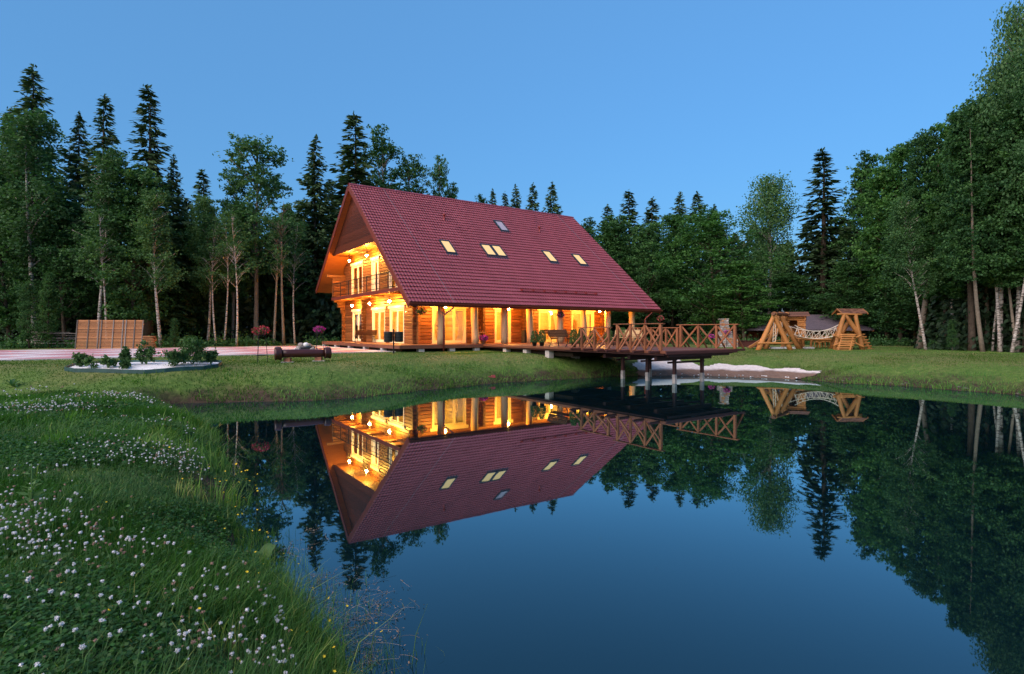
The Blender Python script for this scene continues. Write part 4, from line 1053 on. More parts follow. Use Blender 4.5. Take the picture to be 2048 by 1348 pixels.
undergrowth()
# saplings
for px, Y, h, i, lab in ((58, 38.5, 4.6, 3, 'bright green sapling at the left end of the paved yard'), (348, 41, 2.2, 0, 'small yellow-green sapling right of the log fence panel'), (96, 40.5, 5.5, 1, 'leafy young tree left of the log fence panel'), (1905, 35, 2.0, 0, 'bright young bush by the leaning birch')):
    tree('alder', i, at(px, Y), Y, h, h*.17, label=lab, name='sapling', group='saplings')
# ------------------------------------------------------------------ grass, weeds and flowers on the near bank
def in_view(x, y, m=1.08): return (y > 1.5) & (np.abs(x/np.maximum(y, .1)) < .91*m)
def blades(name, P, h, w, bend, rn, mat, rs, label):
    n = len(P); az = 3*wob(P[:, 0]*.8, P[:, 1]*.8)+2.5*wob(P[:, 0]*3, P[:, 1]*3)+rs.normal(0, .9, n); d = np.stack([np.cos(az), np.sin(az), np.zeros(n)], 1); s = np.stack([-np.sin(az), np.cos(az), np.zeros(n)], 1)
    az2 = az+rs.uniform(-1, 1, n); d = np.stack([np.cos(az2), np.sin(az2), np.zeros(n)], 1)
    up = np.array([0, 0, 1.]); w = w[:, None]; h = h[:, None]; b = bend[:, None]
    m1 = P+up*h*.5+d*b*h*.22; tip = P+up*h*(1-.25*b)+d*b*h
    V = np.stack([P-s*w, P+s*w, m1-s*w*.8, m1+s*w*.8, tip], 1).reshape(-1, 3)
    F = np.concatenate([np.array([[0, 1, 2], [1, 3, 2], [2, 3, 4]])[None]+(np.arange(n)*5)[:, None, None]]).reshape(-1, 3)
    o = add(name, npme(name, V, F, MAT[mat], {'rnd': np.repeat(np.clip(rn, 0, 1), 5)})); tag(o, label, 'grass', kind='stuff'); return o
rs = np.random.RandomState(21)
def near_land(x, y, m=0.0):
    sd, _ = shore_d(x, y); return (sd > m) & (x < 2) & (y < 16.9) & (x+y*.0 < 1.5)
def sample_near(n, ymin=2.2, ymax=19.0, pw=.75):
    u = rs.rand(n); y = (ymin**pw+u*(ymax**pw-ymin**pw))**(1/pw); x = y*rs.uniform(-.97, .12, n); return x, y
x, y = sample_near(520000); k = near_land(x, y, -.10); x, y = x[k], y[k]; sd, _ = shore_d(x, y)
far_side = (y > 16.4+.5*np.sin(x*1.3)) & (x < -9) | (y > 17.3); k = ~far_side; x, y, sd = x[k], y[k], sd[k]
pat = wob(x*2.1, y*2.1); pat2 = wob(x*5+9, y*5-4)
keep = rs.rand(len(x)) < np.clip(.62+.7*pat2-.5*np.clip(wob(x*2.6+3, y*2.6), -.2, .6)-.35*np.exp(-np.maximum(sd, 0)/.3), .08, 1); x, y, sd, pat, pat2 = [q[keep] for q in (x, y, sd, pat, pat2)]
edge = np.exp(-np.maximum(sd, 0)/.55)
hgt = (.06+.12*rs.rand(len(x))**1.8)*(1+1.0*pat)*(1+.7*edge*rs.rand(len(x))); tall = rs.rand(len(x)) < .02+.05*edge; hgt[tall] *= 1.8
wid = .0028*np.maximum(1, y/4.2)*rs.uniform(.6, 1.6, len(x))
rn = .26+.30*pat+.22*pat2+.10*edge+rs.normal(0, .12, len(x)); dry = rs.rand(len(x)) < .02+.10*np.exp(-np.maximum(sd, 0)/.3); rn[dry] = 1
P = np.stack([x, y, gz(x, y)-.01], 1)
blades('meadow_grass', P, hgt, wid, rs.uniform(.15, .95, len(x)), rn, 'grass', rs, 'uncut green grass covering the near bank')
# broad reed-like tufts
tp, th, tw, tb, tr_ = [], [], [], [], []
for px, py, n, hh, light in ((430, 905, 110, .5, .6), (395, 850, 120, .4, .5), (330, 890, 90, .4, .7), (300, 920, 90, .35, .65), (460, 960, 90, .5, .6), (110, 935, 60, .45, .45), (540, 1060, 60, .32, .7), (480, 1150, 60, .22, .85), (430, 1300, 60, .25, .8), (380, 990, 60, .3, .85), (700, 1330, 40, .25, .8), (150, 880, 60, .35, .5), (250, 830, 80, .3, .5), (40, 860, 60, .4, .5), (330, 1250, 30, .22, .85), (600, 1290, 30, .2, .8)):
    zz = .35; Y = (CAM_H-zz)*1126/(py-662); X = (px-1024)/1126*Y
    for _ in range(n):
        a = rs.normal(0, .16 if n > 100 else .07, 2); tp.append((X+a[0]*1.6, Y+a[1]*1.6)); th.append(hh*rs.uniform(.4, 1.1)); tw.append(.0042*max(1, Y/6)*rs.uniform(.7, 1.4)); tb.append(rs.uniform(.05, .6)); tr_.append(light+rs.normal(0, .1))
tp = np.array(tp); P = np.stack([tp[:, 0], tp[:, 1], gz(tp[:, 0], tp[:, 1])-.02], 1); k = P[:, 2] > -.25
blades('tall_grass_tufts', P[k], np.array(th)[k], np.array(tw)[k], np.array(tb)[k], np.array(tr_)[k], 'grass', rs, 'taller light green grass tufts at the near water edge')
# clover leaves and weeds close to the ground
x, y = sample_near(150000, 2.2, 14); k = near_land(x, y, .05); x, y = x[k], y[k]; pat = wob(x*2.6+3, y*2.6); k = rs.rand(len(x)) < np.clip(.12+1.3*pat, .03, .85); x, y = x[k], y[k]
n = len(x); P = np.stack([x, y, gz(x, y)+rs.uniform(.03, .12, n)], 1); P = P[:, None]+rs.normal(0, .012, (n, 3, 3)); P = P.reshape(-1, 3)
D = unit(rs.normal(size=P.shape)*np.array([1, 1, .35])); nn = unit(rs.normal(size=P.shape)*.45+np.array([0, 0, 1])); ln = rs.uniform(.018, .038, len(P))*np.maximum(1, P[:, 1]/6)
V, F = leaves(P, D, unit(np.cross(D, nn)), ln, ln*.85)
tag(add('clover_leaves', npme('clover_leaves', V, F, MAT['grass'], {'rnd': np.repeat(np.clip(rs.normal(.3, .15, len(P)), 0, .9), 4)})), 'small round clover leaves between the grass blades', 'clover', kind='stuff')
# short weeds and lawn blades on the far banks
def lawn(n, xr, yr, hmul, name, label, test, seed):
    rs = np.random.RandomState(seed); x = rs.uniform(*xr, n); y = rs.uniform(*yr, n); sd, _ = shore_d(x, y); k = (sd > .02) & test(x, y, sd) & in_view(x, y); x, y, sd = x[k], y[k], sd[k]
    edge = np.exp(-sd/.9); pat = wob(x*1.7, y*1.7); k = rs.rand(len(x)) < np.clip(.55+.5*pat+.2*edge, .1, 1); x, y, sd, edge, pat = [q[k] for q in (x, y, sd, edge, pat)]
    n = len(x); h = hmul*(.035+.03*rs.rand(n))*(1+2.6*edge*rs.rand(n)**2); w = rs.uniform(.006, .013, n); rn = .42+.3*pat+rs.normal(0, .16, n)+.15*edge
    blades(name, np.stack([x, y, gz(x, y)-.005], 1), h, w, rs.uniform(.2, 1, n), rn, 'lawnblade', rs, label)
onsand = lambda x, y: inpoly(*jx(x, y), SAND)
def hv(x, y): hx = x-H.translation.x; hy = y-H.translation.y; return hx*_v.x+hy*_v.y
def hu(x, y): hx = x-H.translation.x; hy = y-H.translation.y; return hx*_u.x+hy*_u.y
lawn(190000, (-21, 9), (16, 35), 1.0, 'lawn_grass', 'mown lawn grass on the bank before the house', lambda x, y, s: (hv(x, y) < .8) & ~onsand(x, y) & ((y > 17.5) | (x < -10)) & (y > 16.0), 31)
lawn(130000, (8, 30), (16, 42), 1.25, 'lawn_grass', 'mown lawn grass on the right bank', lambda x, y, s: ~onsand(x, y), 32)

# taller weeds and dead grass low on the far banks
rs = np.random.RandomState(77); x = rs.uniform(-13, 22, 260000); y = rs.uniform(16.5, 30, 260000); sd, _ = shore_d(x, y); k = (sd > .03) & (sd < 2.2) & in_view(x, y) & ~onsand(x, y) & ((y > 17.7) | (x > 8)) & (hu(x, y) < 30); x, y, sd = x[k], y[k], sd[k]
pat = wob(x*3.1, y*3.1); k = rs.rand(len(x)) < np.clip(.10+.55*pat+.35*np.exp(-sd/.4), .02, .8); x, y, sd, pat = x[k], y[k], sd[k], pat[k]; right = x > 12
rn = np.where(rs.rand(len(x)) < np.where(right, .12, .38), 1.0, .40+.3*pat+rs.normal(0, .15, len(x))+np.where(right, .22, 0)); n = len(x)
blades('bank_weeds', np.stack([x, y, gz(x, y)-.01], 1), (.05+.16*rs.rand(n)**2)*(1+.5*np.exp(-sd/.5)), rs.uniform(.006, .014, n), rs.uniform(.2, 1, n), rn, 'grass', rs, 'rough weeds and dead grass along the far waterline')
rs = np.random.RandomState(22)
# white clover heads, each its own flower: the 300 that show largest, the rest joined
def head_mesh(seed, mat):
    rg = np.random.RandomState(seed); n = 34; d = unit(rg.normal(size=(n, 3))+np.array([0, 0, .25])); p = d*.0085*rg.uniform(.85, 1.15, (n, 1)); p[:, 2] *= .85
    s = side_of(rg, d); V, F = leaves(p, d, s, np.full(n, .011), np.full(n, .0062))
    st = MB(); st.tube([(0, 0, -.2), (.004, 0, -.1), (0, 0, 0)], .0011, 4); nv = len(V); SV = np.array([tuple(q) for q in st.v]); SF = np.array([q for q in st.f if len(q) == 4])
    core = MB(); core.lathe([(.003, -.006), (.0078, -.002), (.0078, .003), (.003, .0075)], 6); CV = np.array([tuple(q) for q in core.v]); CF = np.array([q for q in core.f if len(q) == 4])
    V2 = np.concatenate([V, CV, SV]); F2 = np.concatenate([F, CF+nv, SF+nv+len(CV)]); mi = np.concatenate([np.zeros(len(F)+len(CF)), np.ones(len(SF))])
    return V2, F2, mi
HM = [head_mesh(k, None) for k in range(4)]
HMM = [[npme('clover_flower', v, f, [MAT[m], MAT['stem']], matidx=mi) for v, f, mi in HM] for m in ('clover', 'cloverold')]
x, y = sample_near(30000, 2.3, 18.0, .55); k = near_land(x, y, .25) & in_view(x, y, 1.0); x, y = x[k], y[k]
den = np.clip(.05+1.2*(wob(x*1.9+5, y*1.9)+.05)+.7*np.clip(wob(x*4.1, y*4.1+2), 0, 1)-.5*np.clip(-wob(x*6, y*6), 0, 1)+.22*np.clip((7-y)/3, 0, 1), .03, 1)**1.3*np.where(y > 9, .8, 1); k = rs.rand(len(x)) < den*.68; x, y = x[k], y[k]
o = np.argsort(y); x, y = x[o], y[o]; z = gz(x, y)
sz = rs.uniform(.5, 1.25, len(x)); old = rs.rand(len(x)) < .28
for i in range(min(300, len(x))):
    hh = rs.uniform(.13, .23); hh = hh*.75 if old[i] else hh
    M = T(x[i], y[i], z[i]+hh) @ RX(rs.normal(0, .18)) @ RY(rs.normal(0, .18)) @ RZ(rs.uniform(0, 6.28)) @ SC(sz[i], sz[i], sz[i] if not old[i] else sz[i]*.85)
    f_ = add('clover_flower', HMM[1 if old[i] else 0][i % 4], None, None, M)
    tag(f_, 'faded brownish clover head in the foreground meadow' if old[i] else 'white clover flower head in the foreground meadow', 'flower', 'faded clover heads in the foreground' if old[i] else 'white clover heads in the foreground')
for q, lab in ((0, 'white clover heads farther off in the meadow'), (1, 'faded clover heads farther off in the meadow')):
    VV, FF, MI, nv = [], [], [], 0
    for i in range(300, len(x)):
        if int(old[i]) != q: continue
        v_, f_, mi = HM[i % 4]; s = sz[i]*max(1, y[i]/9); VV.append(v_*s+np.array([x[i], y[i], z[i]+rs.uniform(.13, .22)])); FF.append(f_+nv); MI.append(mi); nv += len(v_)
    if VV: tag(add('clover_flowers', npme('clover_flowers', np.concatenate(VV), np.concatenate(FF), [MAT[('clover', 'cloverold')[q]], MAT['stem']], matidx=np.concatenate(MI))), lab, 'flowers', kind='stuff')
# yellow buttercups along the water's edge
mb = MB()
for k in range(5):
    a = k*6.283/5; c, s = math.cos(a), math.sin(a)
    mb.raw([(0, 0, 0), (c*.006-s*.005, s*.006+c*.005, .003), (c*.012, s*.012, .005), (c*.006+s*.005, s*.006-c*.005, .003)], [(0, 1, 2, 3)])
nf = len(mb.f); mb.tube([(0, 0, -.28), (.006, .004, -.14), (0, 0, 0)], .001, 4)
bcm = mb.mesh('buttercup_flower'); bcm.materials.append(MAT['yellow']); bcm.materials.append(MAT['stem'])
for p_ in bcm.polygons: p_.material_index = 0 if p_.index < nf else 1
cnt = 0
while cnt < 95:
    t = rs.rand(); Y = 2.9+6*t**1.5; X = np.interp(Y, SH[:11, 1], SH[:11, 0])+rs.normal(.10, .24)
    if rs.rand() < .2: X -= rs.uniform(0, 1.8)
    g0 = gz1(X, Y)
    if g0 < -.24: continue
    s = rs.uniform(.75, 1.15)*max(1, Y/6); M = T(X, Y, max(g0, 0)+rs.uniform(.10, .30)) @ RX(rs.normal(0, .4)) @ RY(rs.normal(0, .4)) @ RZ(rs.uniform(0, 6)) @ SC(s)
    tag(add('buttercup_flower', bcm, None, None, M), 'small yellow buttercup blossom on the near bank', 'flower', 'yellow buttercups on the near bank'); cnt += 1
# broad-leaved docks at the lower left
def broad_plant(X, Y, n, ln, up, label, mat='shrub', seed=0, name='dock_plant', wid=.42):
    rg = np.random.RandomState(seed); t = thing(name, label, 'plant', T(X, Y, gz1(X, Y)), 'broad-leaved weeds in the meadow')
    for i in range(n):
        az = rg.uniform(0, 6.28); L = ln*rg.uniform(.6, 1.15); el = rg.uniform(*up); v, f = [], []; m = 7
        for j in range(m+1):
            s = j/m; r = L*s*math.cos(el)*(1-.15*s); z = .02+L*s*math.sin(el)-.35*L*s*s; w = wid*L*math.sin(math.pi*min(.97, .06+.94*s))**.8*.5
            if s < .15: w *= .3
            for q in (-1, 0, 1): v.append((r, q*w, z+(abs(q)*.12-.06)*w*2+.01*math.sin(9*s+i)))
        for j in range(m):
            for q in (0, 1): f.append((j*3+q, j*3+q+1, j*3+q+4, j*3+q+3))
        me_ = npme('leaf', v, f, MAT[mat], {'rnd': np.full(len(v), np.clip(rg.normal(.6, .2), 0, 1))}, True)
        add('leaf', me_, None, t, T(X, Y, gz1(X, Y)) @ RZ(az))
    return t
def onbank(px, py, zz=.45): Y = (CAM_H-zz)*1126/(py-662); return (px-1024)/1126*Y, Y
for px, py, n, ln, up, lab, sd_ in ((95, 1085, 11, .26, (.5, 1.2), 'clump of broad light green dock leaves at the lower left', 1), (40, 1150, 9, .22, (.2, .8), 'low clump of broad leaves under the dock at the left edge', 2), (118, 1165, 6, .20, (.2, .7), 'broad flat leaf rosette right of the dock clump', 3), (30, 1060, 7, .2, (.4, 1.0), 'leafy weed at the left edge above the dock clump', 4), (520, 1040, 5, .3, (.8, 1.3), 'upright dock with long leaves at the near water edge', 5), (205, 1085, 6, .16, (.3, .8), 'small broad-leaved weed among the clover', 6)):
    broad_plant(*onbank(px, py), n, ln, up, lab, seed=sd_)
X, Y = onbank(62, 1060); t = broad_plant(X, Y, 10, .24, (.1, .9), 'pale spiny thistle standing above the dock leaves', 'shrub', 9, 'thistle_plant', .22)
mb = MB(); mb.tube([(0, 0, 0), (.01, 0, .2), (0, .01, .42)], [.012, .009, .006], 6); mb.build('stalk', MAT['stem'], t, W[t])
rg = np.random.RandomState(4); P = np.array([(0, 0, z) for z in np.linspace(.08, .44, 40)]); D = unit(rg.normal(size=P.shape)*np.array([1, 1, .4])+np.array([0, 0, .5])); ln = np.linspace(.15, .05, 40)
V, F = leaves(P+D*ln[:, None]*.5, D, side_of(rg, D), ln, ln*.25); add('leaf', npme('leaf', V, F, MAT['birchleaf'], {'rnd': np.full(len(V), .8)}), None, t, W[t])
# floating and drowned weeds in the shallows: tangled pale strands with small leaves
rg = np.random.RandomState(8); SV, SF, SR, nv = [], [], [], 0
cent = [(-1.32, 4.45, .17, .34, 95), (-1.08, 4.0, .13, .22, 50), (-1.72, 4.95, .16, .28, 40), (-2.3, 6.0, .15, .3, 20)]; tips = []
for cx_, cy_, sx_, sy_, n_ in cent:
    for _ in range(n_):
        p0 = np.array([cx_+sx_*rg.normal(), cy_+sy_*rg.normal()]); a0 = rg.uniform(0, 6.28); cur = rg.normal(0, 6); L = rg.uniform(.10, .32); m = 7; q = [p0]
        for k in range(m): a0 += cur*L/m; q.append(q[-1]+np.array([math.cos(a0), math.sin(a0)])*L/m)
        q = np.array(q); d = np.gradient(q, axis=0); d /= np.linalg.norm(d, axis=1, keepdims=True)+1e-9; sn = np.stack([-d[:, 1], d[:, 0]], 1)*rg.uniform(.0007, .0016)
        z = .006+np.abs(rg.normal(0, .012))*np.sin(np.linspace(0, 3.1, m+1)); V_ = np.empty((2*(m+1), 3)); V_[0::2, :2] = q-sn; V_[1::2, :2] = q+sn; V_[0::2, 2] = z; V_[1::2, 2] = z+.001
        SV.append(V_); SF.append(np.array([[2*k, 2*k+1, 2*k+3, 2*k+2] for k in range(m)])+nv); nv += len(V_); SR.append(np.full(len(V_), rg.uniform(.25, .8))); tips.append((q[-1, 0], q[-1, 1], z[-1])); tips.append((q[3, 0], q[3, 1], z[3]))
P = np.repeat(np.array(tips), 4, 0)+rg.normal(0, .02, (len(tips)*4, 3))*np.array([1, 1, .5])+np.array([0, 0, .012]); D = unit(rg.normal(size=P.shape)*np.array([1, 1, .5])); ln = rg.uniform(.008, .022, len(P))
V, F = leaves(P, D, side_of(rg, D), ln, ln*rg.uniform(.3, .6, len(P))); V = np.concatenate(SV+[V]); F = np.concatenate(SF+[F+nv]); R_ = np.concatenate(SR+[np.repeat(rg.rand(len(P)), 4)])
MAT['pondweed'] = leafmat('pondweed_leaves', [(0, (.05, .07, .03)), (.4, (.16, .12, .08)), (.75, (.30, .26, .23)), (1, (.50, .30, .16))], .2)
tag(add('pondweed', npme('pondweed', V, F, MAT['pondweed'], {'rnd': R_})), 'brownish weeds floating in the shallow water by the near bank', 'pondweed', kind='stuff')
rs = np.random.RandomState(15); n = 2600; y = 2.9+3.6*rs.rand(n)**.9; x = np.interp(y, SH[:11, 1], SH[:11, 0])+.28*np.abs(rs.normal(0, 1, n))-.05; k = shore_d(x, y)[0] < .15; x, y = x[k], y[k]; n = len(x)
blades('shallow_water_shoots', np.stack([x, y, np.maximum(gz(x, y), -.03)], 1), .04+.16*rs.rand(n)**1.5, np.full(n, .0022), rs.uniform(.1, .7, n), rs.normal(.45, .25, n), 'grass', rs, 'thin green shoots standing in the shallow water by the near bank')
mb = MB()
for px, py, hh, bx in ((820, 1300, .42, .12), (790, 1320, .24, -.02), (740, 1290, .2, .03), (690, 1200, .22, -.04)):
    Y = CAM_H*1126/(py+30-662); X = (px-1024)/1126*Y; mb.tube([(X, Y, -.1), (X+bx*.35, Y, hh*.5), (X+bx, Y, hh)], [.003, .0025, .001], 4)
tag(mb.build('reed_stems', MAT['stem']), 'few thin reed stems standing in the shallows', 'reeds', kind='stuff')
# ------------------------------------------------------------------ terrace deck and pier
deck = thing('terrace_deck', 'brown board terrace running round the log house', 'deck', H)
mb = MB(); mb.box((.05, .45, 1.30), (LEN-.1, LV+.1, 1.42)); mb.box((-.35, .45, 1.30), (GU+.05, 15.0, 1.418)); mb.build('frame', MAT['pier'], deck, H)
boards('plank', H, -.42, LEN, .24, LV-.1, DECK_Z-.018, .145, .036, MAT['deck'], deck)
boards('plank', H, -.42, GU-.1, LV-.1, 15.2, DECK_Z-.018, .145, .036, MAT['deck'], deck, .006, 'y')
for a, b in (((-.45, .215), (LEN, .215)), ((-.45, .23), (-.45, 15.25))):
    n = 5 if a[1] == b[1] else 4
    for k in range(n):
        p = [a[i]+(b[i]-a[i])*k/n for i in (0, 1)]; q = [a[i]+(b[i]-a[i])*(k+1)/n for i in (0, 1)]
        L = math.hypot(q[0]-p[0], q[1]-p[1]); e = .006/L; q = [p[i]+(q[i]-p[i])*(1-e) for i in (0, 1)]
        bar('edge_board', (*p, 1.385), (*q, 1.385), .04, .20, MAT['deck'], deck, H)
mb = MB(); mb.box((.0, .8, 1.0), (LEN-.2, LV+.2, 1.29)); mb.box((-.1, .8, 1.0), (GU, 14.8, 1.288)); mb.build('underside', MAT['darkvoid'], deck, H)  # dark boxes added in place of the shade below the terrace boards
def footing(u, v, s=.3, parent=None):
    p = hw(u, v); z = gz1(p.x, p.y); mb = MB(); mb.box((-s/2, -s/2, z-.25), (s/2, s/2, 1.29)); return mb.build('footing', MAT['concrete'], parent, H @ T(u, v, 0))
for u in (.9, 2.9, 4.6, 7.5, 11.5, 15, 19): footing(u, .42, .34, deck)
for v_ in (3, 6, 9, 12, 15): footing(-.3, v_, .3, deck)

pier = thing('wooden_pier', 'long brown wooden pier on posts reaching from the terrace over the pond', 'pier', H)
PU0, PU1, PV0, PV1 = 5.0, 9.72, .18, -13.95
boards('plank', H, PU0, PU1, PV1, PV0, DECK_Z-.02, .146, .036, MAT['deck'], pier)
for u in (PU0+.08, PU1-.08, 6.75, 8.5):
    bar('stringer', (u, PV1+.15, 1.37), (u, PV0-.1, 1.37), .10, .17, MAT['pier'], pier, H)
bar('end_board', (PU0-.05, PV1-.03, 1.40), (PU1+.05, PV1-.03, 1.40), .045, .14, MAT['pier'], pier, H)
for u in (PU0-.03, PU1+.03): bar('edge_board', (u, PV1, 1.43), (u, PV0-.1, 1.43), .045, .13, MAT['deck'], pier, H)
bar('end_board', (PU0+.3, PV1+.18, 1.27), (PU1-.3, PV1+.18, 1.27), .10, .11, MAT['pier'], pier, H)
for v_ in (-12.95, -11.4, -9.85):
    bar('cross_beam', (PU0+.5, v_, 1.13), (PU1-.5, v_, 1.13), .16, .18, MAT['pier'], pier, H)
    for u in (6.72, 8.62):
        p = hw(u, v_); g0 = gz1(p.x, p.y)
        bar('pile', (u, v_, .40), (u, v_, 1.04), .135, .135, MAT['pier'], pier, H)
        ps = bar('pile_sleeve', (u, v_, min(g0, -.3)-.1), (u, v_, .40), .155, .155, MAT['concrete'], pier, H)
    bar('brace', (6.4, v_+.1, .92), (8.9, v_+.1, .92), .05, .09, MAT['pier'], pier, H)
for v_ in (-2.0, -4.0, -6.0):
    for u in (PU0+.25, PU1-.3): footing(u, v_, .32, pier)
mb = MB(); mb.box((PU0+.5, -7.6, 1.0), (PU1-.4, .0, 1.19)); mb.build('underside', MAT['darkvoid'], pier, H)  # dark box added in place of the shade beneath the pier root
def railing(u, out, vs_low, vs_high, name_lab):
    """posts, X braces, hand rails; `out` = outward side"""
    t = pier
    for vs_, zt in ((vs_low, 2.44), (vs_high, 2.58)):
        for k, v_ in enumerate(vs_):
            w = .12 if k in (0, len(vs_)-1) else .10
            bar('rail_post', (u, v_, DECK_Z), (u, v_, zt), w, w, MAT['rail'], t, H)
            bar('outrigger', (u+out*.04, v_, 1.44), (u+out*.72, v_, 1.44), .09, .09, MAT['pier'], t, H)
            bar('outer_brace', (u+out*.66, v_, 1.49), (u+out*.05, v_, zt-.42), .07, .07, MAT['rail'], t, H)
        for a, b in zip(vs_[:-1], vs_[1:]):
            bar('cross_brace', (u+out*.018, a-.05, zt-.06), (u+out*.018, b+.05, DECK_Z+.06), .035, .085, MAT['rail'], t, H)
            bar('cross_brace', (u-out*.022, a-.05, DECK_Z+.06), (u-out*.022, b+.05, zt-.06), .035, .085, MAT['rail'], t, H)
        bar('hand_rail', (u, vs_[0]+.22, zt+.022), (u, vs_[-1]-.18, zt+.022), .15, .042, MAT['rail'], t, H)
railing(5.05, -1, (-8.76, -9.64, -10.58), (-11.16, -11.94, -12.77, -13.62), '')
railing(9.68, 1, (-8.1, -9.02, -9.99, -10.70), (-10.92, -11.95, -12.96, -13.93), '')
# stones under the deck edge and by the pier foot
for k, (px, py, s, m) in enumerate(((1066, 700, .20, 'whitestone'), (1072, 702, .22, 'brickcol'), (1082, 702, .17, 'stone'), (1088, 703, .14, 'brickcol'), (1096, 702, .26, 'whitestone'), (1120, 705, .2, 'whitestone'), (1128, 704, .26, 'whitestone'), (1142, 707, .15, 'whitestone'), (1150, 712, .22, 'whitestone'))):
    Y = (CAM_H-.95)*1126/(py-662); x = at(px, Y); z = gz1(x, Y)
    o = add('stone', matmesh(blob_mesh(k, 2), MAT[m]), None, None, T(x, Y, z+s*.25) @ RZ(k) @ SC(s)); tag(o, ('leftmost pale stone under the terrace edge', 'larger reddish stone under the terrace edge', 'grey stone between the reddish ones under the terrace edge', 'smaller reddish stone under the terrace edge', 'big pale stone right of the reddish ones under the terrace edge', 'small pale stone touching the footing under the pier root', 'big pale stone touching the footing under the pier root', 'smallest pale stone on the slope below the pier root', 'rightmost and lowest pale stone below the pier root')[k], 'stone', 'stones under the terrace edge')
# pebbles at the sandy waterline
rg = random.Random(6)
for k in range(46):
    t = rg.random(); x = 6.8+7.2*t; yw = np.interp(x, [6.5, 7.0, 9.0, 10.8, 12.5, 13.8], [28.8, 28.85, 28.75, 28.4, 27.65, 26.7])+rg.uniform(-.05, .4); s = rg.uniform(.02, .05)
    o = add('pebble', matmesh(blob_mesh(k % 6+20, 1), MAT['whitestone' if rg.random() < .5 else 'stone']), None, None, T(x, yw, gz1(x, yw)+.045+s*.3) @ RZ(rg.random()*6) @ SC(s))
    tag(o, 'pebble at the sandy waterline under the pier', 'pebble', 'pebbles at the sandy waterline')
for k in range(26):
    t = rg.random(); x = 14.4+3.9*t; yw = np.interp(x, [14.3, 16.3, 18.3], [25.0, 23.5, 19.9])+rg.uniform(.05, .6)+.2; s = rg.uniform(.03, .09)
    o = add('stone', matmesh(blob_mesh(k % 6+20, 1), MAT['mudstone']), None, None, T(x, yw, max(0, gz1(x, yw))+s*.2) @ RZ(rg.random()*6) @ SC(s, s, s*.7))
    tag(o, 'grey stone in the mud at the right waterline', 'stone', 'stones along the right waterline')

# ------------------------------------------------------------------ plants in pots and baskets
def cloud(n, f, L, wr, mat, rs, name='foliage', rmean=.5, updir=.3):
    P = f(n, rs); D = unit(rs.normal(size=P.shape)+np.array([0, 0, updir])); ln = L*rs.uniform(.6, 1.4, len(P)); V, F = leaves(P, D, side_of(rs, D), ln, ln*wr)
    return npme(name, V, F, MAT[mat], {'rnd': np.repeat(np.clip(rs.normal(rmean, .22, len(P)), 0, 1), 4)})
def ball(r, flat=1., c=(0, 0, 0), p=.4):
    def f(n, rs):
        g = rdir(rs, n)*(rs.rand(n, 1)**p)*r; g[:, 2] *= flat; return g+np.array(c)
    return f
def cone(h, r, z0):
    def f(n, rs):
        z = h*rs.rand(n)**1.2; a = rs.uniform(0, 6.28, n); q = r*(np.sin(np.pi*np.clip(.25+.75*(1-z/h), 0, 1)*.62))*np.sqrt(rs.uniform(.3, 1, n)); return np.stack([q*np.cos(a), q*np.sin(a), z0+z], 1)
    return f
def place(u, v, z=DECK_Z): return H @ T(u, v, z)
def pot_mesh(r, h): mb = MB(); mb.lathe([(r*.72, 0), (r, h*.88), (r*1.08, h*.88), (r*1.08, h), (r*.9, h), (r*.85, h*.85)], 12); return mb
for k, (u, v, s, lab) in enumerate(((4.98, -5.05, 1.0, 'small potted thuja, left one of the pair left of the dark bench'), (5.18, -5.45, 1.05, 'small potted thuja right beside the dark bench end'), (5.2, -8.0, 1.05, 'potted thuja just right of the dark bench, left of three'), (5.45, -8.3, 1.1, 'potted thuja, middle one of three by the pier railing'), (5.75, -8.75, 1.0, 'potted thuja, right one of three behind the first railing post'), (9.2, -7.4, 1.2, 'bushy potted thuja beside the far pier railing'), (9.25, -6.3, 1.1, 'potted thuja behind the pale bench'))):
    M = place(u, v) @ SC(s); t = thing('potted_thuja', lab, 'potted plant', M, 'potted thujas on the terrace')
    pot_mesh(.13, .22).build('pot', MAT['blackplastic'], t, M, True)
    rs = np.random.RandomState(60+k); add('foliage', cloud(900, cone(.62, .22, .2), .075, .4, 'thuja', rs, updir=1.0), None, t, M)
def flowers(t, M, r, petal, n, seed, flat=.7, leafn=500, dz=0):
    rs = np.random.RandomState(seed)
    add('foliage', cloud(leafn, ball(r, flat, (0, 0, dz)), .07, .5, 'shrub', rs), None, t, M)
    def shell(n, rs): g = rdir(rs, n)*r*rs.uniform(.85, 1.12, (n, 1)); g[:, 2] = g[:, 2]*flat; return g+np.array((0, 0, dz))
    add('blossoms', cloud(n, shell, .075, .8, petal, rs, 'blossoms'), None, t, M)
M = place(5.35, .75); t = thing('flower_pot', 'terracotta pot of magenta petunias between the porch posts', 'flower pot', M)
pot_mesh(.15, .24).build('pot', MAT['terracotta'], t, M, True); flowers(t, M, .27, 'petal_pink', 420, 5, .62, 260, .36)
